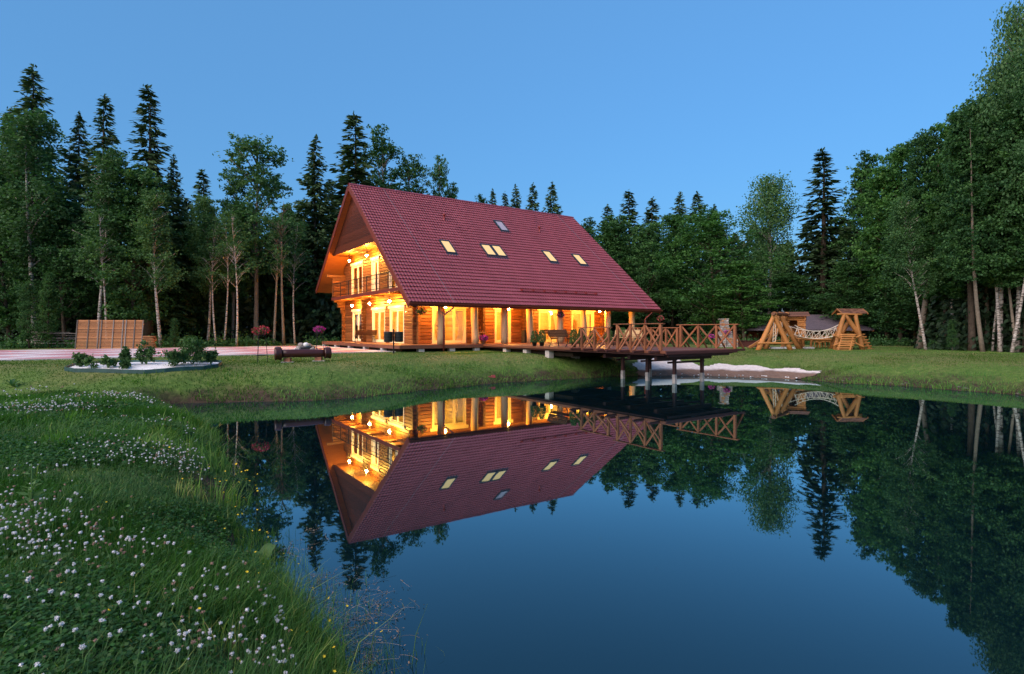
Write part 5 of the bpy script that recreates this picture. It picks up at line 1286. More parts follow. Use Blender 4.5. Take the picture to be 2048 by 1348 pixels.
for u, v, z, r, petal, n, lab in ((1.35, 1.25, 3.50, .34, 'petal_red', 60, 'round green hanging basket at the house corner'), (11.2, .3, 3.42, .26, 'petal_pink', 130, 'hanging flower basket with pink blooms before the middle windows'), (20.75, -.1, 3.28, .26, 'petal_red', 160, 'hanging basket of faded red flowers under the right eave corner')):
    M = H @ T(u, v, z); t = thing('hanging_basket', lab, 'hanging basket', M)
    mb = MB(); mb.lathe([(.03, -.16), (.12, -.12), (.16, 0), (.15, .02)], 10); mb.build('basket', MAT['blackplastic'], t, M, True)
    mb = MB()
    for k in range(3): mb.tube([(.15*math.cos(k*2.1), .15*math.sin(k*2.1), 0), (0, 0, .38)], .006, 4)
    mb.tube([(0, 0, .38), (0, 0, .58)], .007, 4); mb.build('hanger', MAT['iron'], t, M); flowers(t, M, r, petal, n, int(u*9), .8, 700, -.02)
# black litter bin on the porch
M = place(8.9, 1.2); t = thing('porch_litter_bin', 'black square litter bin with a round mouth against the porch wall', 'litter bin', M)
mb = MB(); mb.box((-.19, -.19, .02), (.19, .19, .80)); mb.build('body', MAT['blackplastic'], t, M)
mb = MB(); mb.box((-.21, -.21, .80), (.21, .21, .86)); mb.build('lid', MAT['blackplastic'], t, M)
mb = MB(); mb.lathe([(.085, 0), (.085, .012), (.06, .012)], 14, T(0, -.192, .62) @ RX(math.pi/2)); mb.build('mouth', MAT['iron'], t, M)
# small side table by the wall
M = place(5.75, 1.9); t = thing('side_table', 'small wooden table by the dark log ends on the porch', 'table', M)
mb = MB(); mb.box((-.3, -.3, .70), (.3, .3, .74)); mb.build('table_top', MAT['lightbench'], t, M)
mb = MB(); mb.lathe([(.2, 0), (.2, .03), (.06, .05), (.055, .7)], 10); mb.build('leg', MAT['post'], t, M)
# benches with curved iron frames
def bench(name, M, label, wood_='benchwood', L=1.5, frame='iron'):
    t = thing(name, label, 'bench', M)
    for x in (-L/2+.12, L/2-.12):
        mb = MB(); mb.tube([(x, -.30, 0), (x, -.26, .22), (x, -.22, .42), (x, .22, .40), (x, .30, .62), (x, .40, .86)], .022, 6); mb.tube([(x, .34, 0), (x, .22, .20), (x, .20, .40)], .022, 6)
        mb.tube([(x, -.24, .42), (x, -.26, .60), (x, -.05, .64), (x, .26, .58)], .016, 6); mb.build('leg_frame', MAT[frame], t, M, True)
    for k in range(5): bar('seat_slat', (-L/2, -.21+k*.10, .445), (L/2, -.21+k*.10, .445), .085, .03, MAT[wood_], t, M)
    for k in range(5):
        q = k/4; bar('back_slat', (-L/2, .265+.125*q, .53+.30*q), (L/2, .265+.125*q, .53+.30*q), .028, .075, MAT[wood_], t, M, up=(0, .39, .92))
    return t
bench('park_bench', place(5.35, -6.95) @ RZ(math.pi/2), 'dark slatted bench with its back to the pond near the pier railing', L=1.55)   # back towards -u
bench('park_bench', place(.95, 9.6) @ RZ(-math.pi/2) @ RZ(math.pi*1.0) @ RZ(math.pi*.5), 'dark bench turned sideways before the gable doors', L=1.5)
bench('park_bench', place(9.0, -7.9) @ RZ(-math.pi*.35), 'pale wooden bench behind the pier railing at the right end of the porch', 'lightbench', 1.5)
# long table and benches in front of the windows
M = place(12.3, 1.55); t = thing('terrace_table', 'long wooden terrace table before the big windows', 'table', M)
boards('top_plank', M, -2.6, 2.6, -.4, .4, .745, .16, .04, MAT['lightbench'], t)
for x in (-2.0, 0, 2.0):
    for y_ in (-.28, .28): bar('leg', (x, y_, 0), (x, y_, .72), .09, .09, MAT['lightbench'], t, M)
# twin bins on a post
p = Vector((-6.35, 30.2, 0)); M = T(p.x, p.y, gz1(p.x, p.y)) @ RZ(.35); t = thing('twin_litter_bins', 'pair of dark perforated litter bins hung on one post before the gable', 'litter bin', M)
bar('post', (0, 0, -.2), (0, 0, 1.32), .07, .07, MAT['iron'], t, M)
for s in (-1, 1):
    mb = MB(); mb.lathe([(.19, .62), (.235, .64), (.235, 1.14), (.245, 1.15), (.245, 1.18), (.225, 1.18), (.22, 1.0)], 16, T(s*.28, 0, 0)); b_ = mb.build('bin', MAT['binmetal'], t, M, True)
    mb = MB()
    for k in range(3): mb.lathe([(.238, .70+k*.17), (.241, .71+k*.17), (.241, .73+k*.17), (.238, .74+k*.17)], 16, T(s*.28, 0, 0))
    mb.build('band', MAT['iron'], b_, M, True)

# ------------------------------------------------------------------ on the lawn
a, b = Vector((at(553, 22.5), 22.4, 0)), Vector((at(660, 23.4), 23.4, 0)); za, zb = gz1(a.x, a.y), gz1(b.x, b.y); zc = max(za, zb)+.33
t = thing('log_bench', 'thick dark red-brown log bench with round end discs on brick feet', 'bench', T((a.x+b.x)/2, (a.y+b.y)/2, zc-.33))
d = (b-a).normalized()
MAT['stainedlog'] = wood('stained_log', (.030, .006, .005), (.07, .015, .010), .35, .5, 7, .1)
mb = MB(); mb.raw(*(lambda m: ([tuple(v.co) for v in m.vertices], [tuple(f.vertices) for f in m.polygons]))(log_mesh((b-a).length-.3, .165, .16, 4, .04, 14)))
lb = mb.build('trunk', MAT['stainedlog'], t, bar_M((*a[:2], zc), (*b[:2], zc)), True)
for q, r in ((a+d*.02, .27), (b-d*.02, .235)):
    e = q+d*(.26 if q is not b else -.0); q0 = a if (q-a).length < 1 else b-d*.24
    mb = MB(); mb.raw(*(lambda m: ([tuple(v.co) for v in m.vertices], [tuple(f.vertices) for f in m.polygons]))(log_mesh(.25, r, r*.97, 9, .05, 16)))
    c0 = (a+d*.10) if (q-a).length < 1 else (b-d*.10)
    mb.build('end_disc', MAT['stainedlog'], t, bar_M((*(c0-d*.125)[:2], zc), (*(c0+d*.125)[:2], zc)), True)
for q in (a+d*.45, b-d*.45):
    g0 = gz1(q.x, q.y); Mq = T(q.x, q.y, g0)
    mb = MB()
    for k in range(2): mb.box((-.13, -.1, .03+k*.075), (.13, .1, .10+k*.075))
    mb.build('brick_foot', MAT['brickcol'], t, Mq); mb = MB(); mb.box((-.24, -.2, -.06), (.24, .2, .03)); mb.build('foot_slab', MAT['concrete'], t, Mq @ RZ(.3))
# flower stands
for px, Y, h, petal, lab, r in ((522, 22.6, 1.15, 'petal_red', 'black wire flower stand with trailing red flowers beside the log bench', .32), (638, 29.6, 1.15, 'petal_pink', 'black wire flower stand with magenta petunias on the edge of the paving', .29)):
    x = at(px, Y); M = T(x, Y, gz1(x, Y)+.0); t = thing('flower_stand', lab, 'flower stand', M)
    mb = MB()
    for k in range(3):
        c_, s_ = math.cos(k*2.094+.4), math.sin(k*2.094+.4); mb.tube([(.25*c_, .25*s_, -.05), (.21*c_, .21*s_, h*.5), (.17*c_, .17*s_, h)], .011, 5)
    for z in (.25*h, .95*h): mb.tube([(.21*math.cos(k*.5236), .21*math.sin(k*.5236), z) for k in range(13)], .009, 4)
    mb.build('wire_frame', MAT['iron'], t, M); mb = MB(); mb.lathe([(.10, h-.12), (.16, h+.06), (.15, h+.06)], 10); mb.build('bowl', MAT['blackplastic'], t, M, True)
    flowers(t, M, r, petal, 260, int(px), .55, 520, h+.14)
# fire-ring stones on the paving
x0, y0 = at(612, 29.8), 29.8
t = thing('stone_pile', 'heap of grey and white stones round a fire bowl behind the log bench', 'stones', T(x0, y0, 1.13))
mb = MB(); mb.lathe([(.30, 0), (.5, .3), (.52, .36), (.46, .36), (.3, .15)], 16); mb.build('fire_bowl', MAT['binmetal'], t, T(x0, y0, 1.13), True)
rg = random.Random(3)
for k in range(26):
    an = rg.uniform(0, 6.28); lvl = rg.random(); rr = (.72-.5*lvl)*rg.uniform(.6, 1); s = rg.uniform(.10, .19)
    add('stone', matmesh(blob_mesh(k % 8, 2), MAT['whitestone' if rg.random() < .35 else 'stone']), None, t, T(x0+rr*math.cos(an), y0+rr*math.sin(an)*.8-.2, 1.16+lvl*.42) @ RZ(an*3) @ SC(s))
# white gravel bed with edging and shrubs
BED = [(130, 742), (150, 734), (200, 729), (260, 727), (330, 727), (400, 729), (436, 727), (443, 729), (436, 735), (405, 740), (370, 741), (330, 745), (290, 748), (240, 747), (190, 745), (150, 745)]
def bedpt(px, py): return ray_ground(px, py, 16.5)
BP = [bedpt(*q) for q in BED]
bx = [p[0] for p in BP]; by = [p[1] for p in BP]
def gravel_mat():
    m, nt, p, _ = nodes('white_gravel'); vec = coords(nt, 'Object'); v_ = N(nt, 'ShaderNodeTexVoronoi'); v_.inputs['Scale'].default_value = 28; nt.links.new(vec, v_.inputs['Vector'])
    c = ramp(nt, v_.outputs['Distance'], [(.1, (.9, .9, .9)), (.6, (.6, .6, .62))]); nt.links.new(c, p.inputs['Base Color']); p.inputs['Roughness'].default_value = .9
    bump(nt, p, v_.outputs['Distance'], -1.0, .03); return m
MAT['gravel'] = gravel_mat()
g = sheet('gravel_bed', np.arange(min(bx)-.1, max(bx)+.1, .06), np.arange(min(by)-.1, max(by)+.1, .06), MAT['gravel'], .06, lambda x, y, z: inpoly(x, y, BP), 'stuff')
tag(g, 'white gravel filling the curved garden bed', 'gravel')
mb = MB(); cl = BP+BP[:1]; ring = []
for (ax, ay), (bx_, by_) in zip(cl[:-1], cl[1:]):
    for s in np.linspace(0, 1, 5)[:-1]: ring.append((ax+(bx_-ax)*s, ay+(by_-ay)*s))
vv = []
for x, y in ring+ring[:1]:
    z = gz1(x, y); vv += [(x, y, z-.05), (x, y, z+.13)]
n = len(vv)//2; mb.raw(vv, [(2*i, 2*i+2, 2*i+3, 2*i+1) for i in range(n-1)])
edg = mb.build('garden_edging', plain('green_plastic_edging', (.02, .07, .065), .5)); md = edg.modifiers.new('s', 'SOLIDIFY'); md.thickness = .02
tag(edg, 'dark green plastic edging round the white gravel bed', 'edging')
def shrub(px, py, w, h, n, lab, seed, leaf=.09, stalk=False):
    h *= .95; w *= .8; n = int(n*1.1)
    x, y = bedpt(px, py); z = gz1(x, y)+.05; M = T(x, y, z); t = thing('garden_shrub', lab, 'shrub', M, 'shrubs in the gravel bed'); rs = np.random.RandomState(seed)
    ncl = max(6, n//60); cc = ball(1, 1, p=.35)(ncl, rs)*np.array([w/2, w/2, h*.42])+np.array([0, 0, h*.55])
    def f(n, rs): k = rs.randint(0, ncl, n); return cc[k]+rs.normal(size=(n, 3))*np.array([.1, .1, .09])*max(w, .5)
    add('foliage', cloud(n, f, leaf, .6, 'shrub', rs, rmean=.45), None, t, M)
    mb = MB()
    for k in range(min(ncl, 9)): mb.tube([(0, 0, 0), tuple(cc[k]*np.array([.4, .4, .5])), tuple(cc[k])], [.014, .01, .005], 4)
    mb.build('stems', MAT['stem'], t, M)
for k, a in enumerate(((162, 737, .42, .52, 420, 'small upright shrub at the left end of the gravel bed'), (184, 740, .4, .38, 260, 'low grey-green plant second from the left in the gravel bed'), (216, 740, .5, .40, 420, 'low round shrub in the left half of the gravel bed'), (248, 741, .42, .28, 300, 'lowest flat plant at the front of the gravel bed'), (258, 734, .62, .72, 600, 'bushy shrub left of the stalky one in the gravel bed'), (293, 732, .72, .85, 700, 'tall stalky shrub in the middle of the gravel bed'), (350, 736, .9, .62, 900, 'wide shrub at the front right of the gravel bed'), (385, 732, 1.1, .95, 1500, 'largest dense shrub at the right end of the gravel bed'), (422, 733, .62, .6, 600, 'shrub at the rightmost tip of the gravel bed'))):
    shrub(*a, seed=80+k)
# milkweed-like plant on the slope at the left edge
broad_plant(at(24, 17.2), 17.2, 14, .42, (.3, 1.3), 'dark leafy plant standing on the slope at the left edge', 'leafdark', 12, 'wild_plant', .2)
# red scrap by the water
x, y = at(985, 25.2), 25.35; mb = MB(); mb.box((-.22, -.05, 0), (.12, .05, .07)); mb.box((-.05, -.05, .07), (.10, .04, .12)); tag(mb.build('water_pump', plain('faded_red', (.32, .06, .06), .5), None, T(x, y, gz1(x, y)) @ RZ(.3)), 'small faded red object lying on the bank by the water', 'object')

# ------------------------------------------------------------------ slatted panel leaning at the forest edge
A, B = Vector((at(149, 37), 37, 1.12)), Vector((at(285, 37.3), 37.3, 1.12)); x_ = (B-A).normalized(); y_ = Vector((0, 0, 1)).cross(x_); lean = (Vector((0, 0, 1))+y_*.12).normalized(); y_ = lean.cross(x_).normalized()
FM = axes(A, x_, y_, lean); WL, HL = (B-A).length, 1.92
t = thing('slatted_wood_panel', 'leaning panel of stacked horizontal wooden slats at the forest edge', 'wood panel', FM)
ns = 22
for k in range(ns):
    z = .06+(HL-.1)*k/(ns-1); L = WL*rnd.uniform(.985, 1.0); bar('slat', (.02, 0, z), (L, 0, z), .03, (HL-.1)/(ns-1)-.014, MAT['slat'], t, FM)
for x in (.06, .78, 1.42, 1.6, 2.35, 2.95, 3.15, 3.7, WL-.06): bar('upright', (x, -.035, 0), (x, -.035, HL), .035, .07, MAT['grey'], t, FM, up=(1, 0, 0))
mb = MB()
for k in range(9): mb.tube([(rnd.uniform(-1.5, -.5), rnd.uniform(0, .6), .08*k+.05), (rnd.uniform(.5, 1.6), rnd.uniform(0, .6), .08*k+.05+rnd.uniform(-.05, .1))], .05, 5)
Mx = T(at(105, 40.5), 40.5, 1.1); wp = thing('lumber_pile', 'dim pile of old grey boards between the trunks left of the slatted panel', 'wood pile', Mx)
rg = random.Random(12)
for k in range(16): bar('board', (rg.uniform(-2.2, -.8), rg.uniform(-.4, .4), .08+.07*k), (rg.uniform(.8, 2.4), rg.uniform(-.4, .4), .08+.07*k+rg.uniform(-.12, .15)), .16, .05, MAT['grey'], wp, Mx)
Mx = T(at(297, 39.5), 39.5, 1.1); wp = thing('firewood_stack', 'small stack of reddish firewood right of the slatted panel', 'firewood', Mx)
for k in range(14): log('billet', (rg.uniform(-.45, -.35), (k % 2)*.1, .07+.12*(k//2)), (rg.uniform(.35, .5), (k % 2)*.12, .07+.12*(k//2)), .06, .06, MAT['slat'], wp, Mx, k)

# ------------------------------------------------------------------ playground on the right lawn
YP = 38.0
def pp(x, y, dy=0.0):
    """a point read at depth YP+dy"""
    px, py = 1500+x/8.192, 600+y/8.192; Y = YP+dy; return Vector((at(px, Y), Y, CAM_H-(py-662)*Y/1126))
sw = thing('swing_frame', 'log swing frame of crossed poles with a rope ladder', 'swing', T(*pp(400, 810)))
def L_(t, a, b, r=.10, r1=None, seed=0, name='pole', mat='play'):
    return log(name, tuple(a), tuple(b), r, r1 or r*.9, MAT[mat], t, I4, seed, .08)
def gnd(v): return Vector((v.x, v.y, gz1(v.x, v.y)-.06))
for k, (a, b, dy0, dy1) in enumerate((((415, 205), (130, 812), -.2, -.3), ((380, 205), (670, 822), -.2, -.3), ((500, 205), (250, 800), .9, .8), ((470, 210), (820, 815), .9, .8), ((615, 210), (400, 600), 2.0, 2.0), ((545, 330), (880, 815), 1.9, 1.9))):
    e = pp(*b, dy1); e = gnd(e) if b[1] > 700 else e
    L_(sw, pp(*a, dy0), e, .14, .17, k)
L_(sw, pp(380, 222, -.5), pp(640, 240, 2.4), .12, .12, 8, 'top_beam', 'playdark'); L_(sw, pp(125, 706, -.42), pp(690, 712, -.42), .08, .08, 9, 'cross_pole'); L_(sw, pp(660, 700, 1.0), pp(850, 702, 1.0), .07, .07, 10, 'cross_pole')
mb = MB(); l0, l1 = pp(392, 250, -.1), pp(375, 735, -.35); r0, r1 = pp(425, 250, -.1), pp(412, 700, -.35); mb.tube([l0, l1], .022, 5); mb.tube([r0, r1], .022, 5); mb.build('rope', MAT['rope'], sw)
for k in range(8):
    q = (k+.6)/8; a_, b_ = l0.lerp(l1, q), r0.lerp(r1, q); e = (b_-a_).normalized(); L_(sw, a_-e*.06, b_+e*.06, .03, .03, k, 'rung', 'post')
mb = MB(); s0, s1 = pp(515, 275, .9), pp(545, 660, .7); mb.tube([s0, s1], .018, 5); mb.tube([pp(500, 275, .9), pp(420, 660, .7)], .018, 5); mb.build('swing_rope', MAT['rope'], sw)
bar('swing_seat', tuple(pp(410, 662, .7)), tuple(pp(550, 664, .7)), .22, .04, MAT['play'], sw)
# slide board
sl = thing('play_slide', 'wooden slide board sloping down to the left of the swing frame', 'slide', T(*gnd(pp(0, 775, .6))))
for dy in (.25, .95):
    a_, b_ = pp(-10, 778, dy), pp(370, 545, dy+.6); bar('side_board', tuple(a_), tuple(b_), .05, .16, MAT['play'], sl)
bar('slide_bed', tuple(pp(-5, 780, .6)), tuple(pp(365, 552, 1.2)), .62, .03, MAT['playdark'], sl)
# hut on stilts
hb = pp(700, 560, 2.6); Mh = T(hb.x, hb.y, 0) @ RZ(-.35); zt0, zt1 = hb.z, pp(700, 275, 2.6).z
hut = thing('play_hut', 'small log play hut on stilts behind the swing frame', 'play hut', Mh @ T(0, 0, gz1(hb.x, hb.y)))
n = 9; hh = (zt1-zt0)/n
for k in range(n):
    z = zt0+(k+.5)*hh
    for y_ in (-.62, .62):
        if y_ < 0 and k > 0 and k < 7:
            log('log', (-.75, y_, z), (-.30, y_, z), hh*.5, hh*.5, MAT['play'], hut, Mh, k); log('log', (.22, y_, z), (.75, y_, z), hh*.5, hh*.5, MAT['play'], hut, Mh, k)
        else: log('log', (-.8, y_, z), (.8, y_, z), hh*.5, hh*.5, MAT['play'], hut, Mh, k)
    for x in (-.68, .68): log('log', (x, -.72, z), (x, .72, z), hh*.5, hh*.5, MAT['play'], hut, Mh, k+3)
for x in (-.62, .62):
    for y_ in (-.56, .56): log('stilt', (x, y_, gz1(hb.x, hb.y)-.1), (x, y_, zt0), .09, .09, MAT['play'], hut, Mh, 4)
boards('floor_plank', Mh, -.75, .75, -.6, .6, zt0-.02, .15, .04, MAT['play'], hut)
for s in (-1, 1):
    for k in range(6):
        q0, q1 = k/6, (k+1)/6; y0_, y1_ = s*(.95-.95*q0), s*(.95-.95*q1)
        bar('roof_board', (-1.0, (y0_+y1_)/2, zt1+.02+.32*(q0+q1)/2), (1.0, (y0_+y1_)/2, zt1+.02+.32*(q0+q1)/2), .19, .03, MAT['playdark'], hut, Mh, up=(0, s*.32, .95))
mb = MB(); mb.prism([(-.75, zt1-.02), (.75, zt1-.02), (0, zt1+.26)], .04, Mh @ T(.72, 0, 0) @ RZ(math.pi/2)); mb.prism([(-.75, zt1-.02), (.75, zt1-.02), (0, zt1+.26)], .04, Mh @ T(-.68, 0, 0) @ RZ(math.pi/2)); mb.build('gable_board', MAT['play'], hut)
# lookout tower with shingled roof and log ramp
tw = thing('lookout_tower', 'log lookout tower with a small shingled gable roof and a ramp of log rungs', 'play tower', T(*gnd(pp(1600, 815))))
for k, (a, b, dy0, dy1) in enumerate((((1540, 240), (1385, 825), -.55, -.75), ((1725, 240), (1850, 835), -.55, -.75), ((1558, 250), (1790, 560), -.5, -.6), ((1680, 250), (1500, 545), .5, .6), ((1545, 240), (1320, 822), .7, .9), ((1720, 240), (1830, 815), .7, .9))):
    e = pp(*b, dy1); e = gnd(e) if b[1] > 700 else e
    L_(tw, pp(*a, dy0), e, .125, .15, k+20)
boards('floor_plank', axes(pp(1610, 560, 0), Vector((1, 0, 0)), Vector((0, 1, 0)), Vector((0, 0, 1))), -.7, .7, -.7, .7, 0, .15, .05, MAT['play'], tw)
ra, rb = pp(1425, 150, 0), pp(1845, 145, 0); ez = pp(1420, 222, -.5).z
for s in (-1, 1):
    for row in range(5):
        q = (row+.5)/5; yy = YP+s*.55*(1-q); z = ez+(ra.z-ez)*q
        nsh = 9
        for c in range(nsh):
            xa = ra.x-.05+(rb.x-ra.x+.1)*c/nsh; xb = ra.x-.05+(rb.x-ra.x+.1)*(c+.96)/nsh
            bar('shingle', (xa, yy, z+.02), (xb, yy, z+.02+.004*(c % 3)), .18, .022, MAT['playdark'], tw, up=(0, s*(ra.z-ez), .55))
for y_ in (-.6, .6): L_(tw, pp(1430, 232, y_), pp(1835, 236, y_), .055, .055, 5, 'eave_pole')
for x in (ra.x, rb.x):
    for s in (-1, 1): bar('barge_board', (x, YP+s*.6, ez-.03), (x, YP, ra.z), .03, .10, MAT['play'], tw)
for k, (x0_, x1_, yy) in enumerate(((1475, 1735, 570), (1478, 1730, 600), (1485, 1728, 640), (1480, 1725, 680), (1445, 1720, 715), (1440, 1700, 750), (1420, 1680, 790), (1405, 1675, 830))):
    dy = -.8-1.5*k/7; L_(tw, pp(x0_, yy, dy), pp(x1_, yy+rnd.uniform(-4, 4), dy), .062, .068, k+30, 'rung')
for xo in (1500, 1690): bar('stringer', tuple(pp(xo, 575, -.85)-Vector((0, 0, .09))), tuple(gnd(pp(xo-55, 838, -2.35))+Vector((0, 0, .04))), .08, .10, MAT['play'], tw)
for a, b in (((1365, 572), (1495, 634)), ((1365, 748), (1465, 708)), ((1728, 615), (1825, 578)), ((1722, 700), (1865, 772))): L_(tw, pp(*a, -1.0), pp(*b, -1.0), .065, .065, 3, 'side_pole')
for k in range(5):
    q = k/4; c_ = pp(1840+110*q, 610+200*q, .2); L_(tw, c_-Vector((.28, 0, 0)), c_+Vector((.28, 0, .02)), .055, .06, k, 'side_rung')
L_(tw, pp(1835, 590, .25), gnd(pp(1970, 850, .25)), .08, .09, 2, 'side_rail')
# rope bridge
rb_ = thing('rope_bridge', 'sagging white rope bridge with net sides between the hut and the tower', 'rope bridge', T(*pp(1080, 620, .4)))
def sag(a, b, s, n=15): return [a.lerp(b, i/n)-Vector((0, 0, s*4*(i/n)*(1-i/n))) for i in range(n+1)]
for dy, xa, xb in ((-.1, 735, 1450), (.9, 600, 1590)):
    top = sag(pp(xa, 415, dy), pp(xb, 405, dy), .42, 16); bot = sag(pp(xa, 570, dy), pp(min(xb, 1440), 570, dy), .26, 16)
    mb = MB(); mb.tube(top, .024, 5); mb.tube(bot, .024, 5)
    for i in range(0, 16, 2): mb.tube([top[i+1], bot[i]], .013, 4); mb.tube([top[i+1], bot[i+2]], .013, 4)
    mb.build('rope_net', MAT['rope'], rb_)
fa, fb = sag(pp(730, 572, -.1), pp(1420, 572, -.1), .26, 22), sag(pp(730, 572, .9), pp(1420, 572, .9), .26, 22)
for a, b in zip(fa[1:-1], fb[1:-1]): bar('tread', tuple(a), tuple(b), .11, .03, MAT['play'], rb_)
bm = thing('balance_beam', 'long pale log beam lying on stubs under the rope bridge', 'log', T(*gnd(pp(1080, 700, 1.5)))); L_(bm, pp(745, 632, 1.5), pp(1400, 655, 1.5), .11, .10, 7, 'trunk'); 
for x in (790, 1000, 1360): L_(bm, gnd(pp(x, 700, 1.5)), pp(x, 645, 1.5), .08, .08, x, 'stub')
for k, x in enumerate((1075, 1165, 1255, 1345)):
    c = gnd(pp(x, 800, 3.0)); M = T(c.x, c.y, c.z+.06); t = thing('log_chair', ('leftmost', 'second', 'third', 'rightmost')[k]+' of four rustic log chairs behind the rope bridge', 'chair', M, 'rustic chairs behind the rope bridge')
    for sx in (-.18, .18):
        for sy in (-.18, .18): log('leg', (sx, sy, 0), (sx, sy, .44 if sy < 0 else .85), .035, .03, MAT['play'], t, M, k)
    mb = MB(); mb.box((-.22, -.22, .42), (.22, .22, .47)); mb.build('seat', MAT['play'], t, M)
    for z in (.62, .80): log('back_rail', (-.2, .18, z), (.2, .18, z), .03, .03, MAT['play'], t, M, k)
for k, (x, w) in enumerate(((640, 1.0), (960, .6), (430, .9))):
    c = gnd(pp(x, 790, 1.2)); mb = MB(); mb.box((-w/2, -.2, -.05), (w/2, .2, .14)); 
    M = T(c.x, c.y, c.z+.05); t = thing('sand_box_edge', ('widest', 'shortest', 'leftmost')[k]+' pale block of the sandpit edge below the playground', 'sandpit edge', M, 'sandpit edge blocks'); mb.build('block', MAT['whitestone'], t, M)

# ------------------------------------------------------------------ dark-roofed pavilion behind
YS = 48.0
def sp_(x, y, dy=0.): px, py = 1500+x/8.192, 600+y/8.192; Y = YS+dy; return Vector((at(px, Y), Y, CAM_H-(py-662)*Y/1126))
e0, e1 = sp_(120, 478), sp_(2040, 478); rz = sp_(700, 238, 2.6).z; ez = e0.z; D_ = 5.6
pav = thing('garden_pavilion', 'low log pavilion with a dark hipped roof behind the playground', 'pavilion', T((e0.x+e1.x)/2, YS+D_/2, 1.0))
xa, xb = sp_(760, 240, D_/2).x, sp_(1340, 236, D_/2).x
def shingle_mat():
    m, nt, p, _ = nodes('dark_shingles'); vec = coords(nt, 'Object'); b_ = N(nt, 'ShaderNodeTexBrick'); b_.inputs['Scale'].default_value = 3.2; b_.inputs['Color1'].default_value = (.13, .105, .13, 1); b_.inputs['Color2'].default_value = (.09, .075, .095, 1); b_.inputs['Mortar'].default_value = (.04, .034, .045, 1)
    nt.links.new(vec, b_.inputs['Vector']); nt.links.new(b_.outputs[0], p.inputs['Base Color']); p.inputs['Roughness'].default_value = .7; return m
MAT['dshingle'] = shingle_mat()
mb = MB(); v = [(e0.x, YS, ez), (e1.x, YS, ez), (e1.x, YS+D_, ez), (e0.x, YS+D_, ez), (xa, YS+D_/2, rz), (xb, YS+D_/2, rz)]
v += [(x, y, z-.12) for x, y, z in v]
mb.raw(v, [(0, 1, 5, 4), (1, 2, 5), (2, 3, 4, 5), (3, 0, 4), (6, 10, 11, 7), (7, 11, 8), (8, 11, 10, 9), (9, 10, 6), (0, 6, 7, 1), (1, 7, 8, 2), (2, 8, 9, 3), (3, 9, 6, 0)]); mb.build('roof', MAT['dshingle'], pav)
wz0 = 1.0; yw = YS+.9; x0_, x1_ = e0.x+.9, e1.x-.7; xm = sp_(1380, 600).x
mb = MB(); mb.box((xm, yw+.1, wz0), (x1_, yw+3.6, ez-.05)); wl = mb.build('wall', MAT['play'], pav)
for k in range(11):
    z = wz0+.1+k*.2
    if z > ez-.1: break
    log('log', (xm-.15, yw, z), (x1_+.15, yw, z), .10, .10, MAT['play'], wl, I4, k, .05); log('log', (x1_, yw-.15, z), (x1_, yw+3.6, z), .10, .10, MAT['play'], wl, I4, k+2, .05)
    if z < wz0+1.0: log('log', (x0_+2.2, yw, z), (xm-.2, yw, z), .10, .10, MAT['play'], wl, I4, k+5, .05)
mb = MB(); mb.box((x0_+.2, yw+3.4, wz0), (xm, yw+3.5, ez)); mb.build('back_wall', MAT['playdark'], pav)
for x in (x0_, x0_+2.2, x0_+4.2, xm-.1, x1_): log('post', (x, yw-.1, wz0-.1), (x, yw-.1, ez-.05), .10, .10, MAT['play'], pav, I4, int(x))
for k in range(6): bar('rafter_end', (x0_+k*1.8, YS-.02, ez-.15), (x0_+k*1.8, YS+1.0, ez-.05), .07, .10, MAT['play'], pav)

# ------------------------------------------------------------------ stone barbecue and arched fence
Yg = 43.0; gx = at(1445, Yg); g0 = gz1(gx, Yg); MB_ = T(gx, Yg, g0)
bq = thing('stone_barbecue', 'pale stone barbecue with a tapering chimney behind the pier', 'barbecue', MB_)
mb = MB(); mb.box((-.32, -.3, .05), (.55, .3, 1.2)); mb.box((-.14, -.2, 1.2), (.30, .2, 2.1)); mb.box((.5, -.3, .05), (1.0, .3, .8)); mb.build('core', MAT['stone'], bq, MB_)
rg = random.Random(2)
for z0_, z1_, xa_, xb_ in ((0, 1.15, -.36, .62), (1.15, 1.5, -.26, .42), (1.5, 2.12, -.18, .34), (0, .78, .62, 1.05)):
    z = z0_
    while z < z1_-.02:
        h_ = rg.uniform(.09, .15); x = xa_
        while x < xb_-.03:
            w_ = min(rg.uniform(.12, .28), xb_-x); mb = MB()
            bar('stone', (x, -.33, z+h_/2), (x+w_-.012, -.33, z+h_/2), .12, h_-.012, MAT[('stone', 'concrete', 'terracotta')[rg.choice((0, 0, 1, 2))]], bq, MB_, ch=.02); x += w_
        z += h_
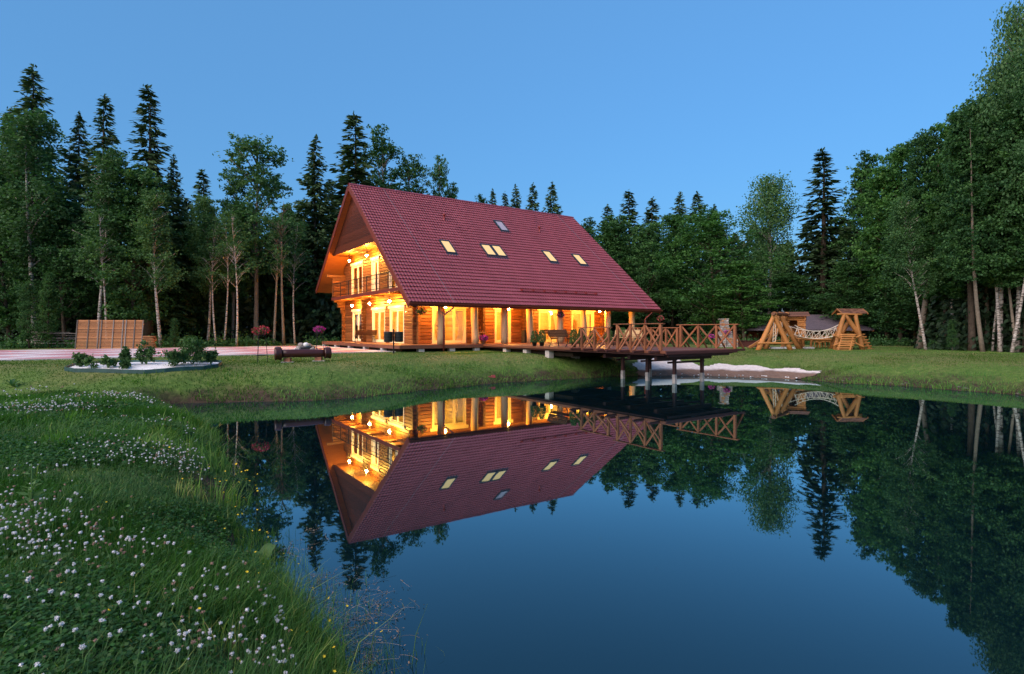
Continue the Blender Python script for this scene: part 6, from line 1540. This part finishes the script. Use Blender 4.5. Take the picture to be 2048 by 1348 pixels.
mb = MB(); mb.box((-.25, -.3, 2.12), (.4, .28, 2.19)); mb.build('cap', MAT['stone'], bq, MB_)
for dx, lab, pet in ((.15, 'magenta flowers on the stone barbecue ledge', 'petal_pink'), (-1.0, 'magenta flower bowl left of the stone barbecue', 'petal_pink')):
    M = MB_ @ T(dx, -.45, 1.05 if dx > 0 else .75); t = thing('flower_bowl', lab, 'flowers', M); mb = MB(); mb.lathe([(.08, -.15), (.18, 0), (.16, 0)], 10); mb.build('bowl', MAT['iron'], t, M, True)
    mb = MB(); mb.tube([(0, 0, -.15), (0, 0, -1.0)], .02, 5); mb.build('stand', MAT['iron'], t, M); flowers(t, M, .24, pet, 200, int(dx*10+50), .7, 200, .08)
Yf = 52.0
for i, (c, w, top) in enumerate(((1476, 40, 668), (1511, 44, 667), (1548, 40, 668))):
    cx_ = at(c, Yf); M = T(cx_, Yf, gz1(cx_, Yf)); t = thing('arched_fence_panel', ('leftmost', 'middle', 'rightmost')[i]+' arched brown fence panel beyond the barbecue', 'fence panel', M, 'arched fence panels'); wm = w*Yf/1126; hm = CAM_H-(top-662)*Yf/1126-gz1(cx_, Yf); nb_ = 12
    for k in range(nb_):
        x = -wm/2+wm*(k+.5)/nb_; hgt_ = hm*(.62+.38*math.sqrt(max(0, 1-(2*x/wm)**2))); bar('slat', (x, 0, 0), (x, 0, hgt_), .03, wm/nb_-.012, MAT['playdark'], t, M, up=(1, 0, 0))
    for s in (-1, 1): bar('post', (s*wm/2, -.03, 0), (s*wm/2, -.03, hm*.72), .08, .08, MAT['rail'], t, M)
    for z in (.3, hm*.55): bar('rail', (-wm/2, .04, z), (wm/2, .04, z), .04, .07, MAT['rail'], t, M)
mb = MB(); mb.box((-1.6, -.6, 0), (1.6, .6, .42)); cx_ = at(1490, 44.5); M = T(cx_, 44.5, gz1(cx_, 44.5)); t = thing('raised_wood_platform', 'low purplish-brown timber platform beside the barbecue', 'platform', M); mb.build('frame', MAT['pier'], t, M); boards('plank', M, -1.65, 1.65, -.65, .65, .44, .14, .03, MAT['pier'], t)
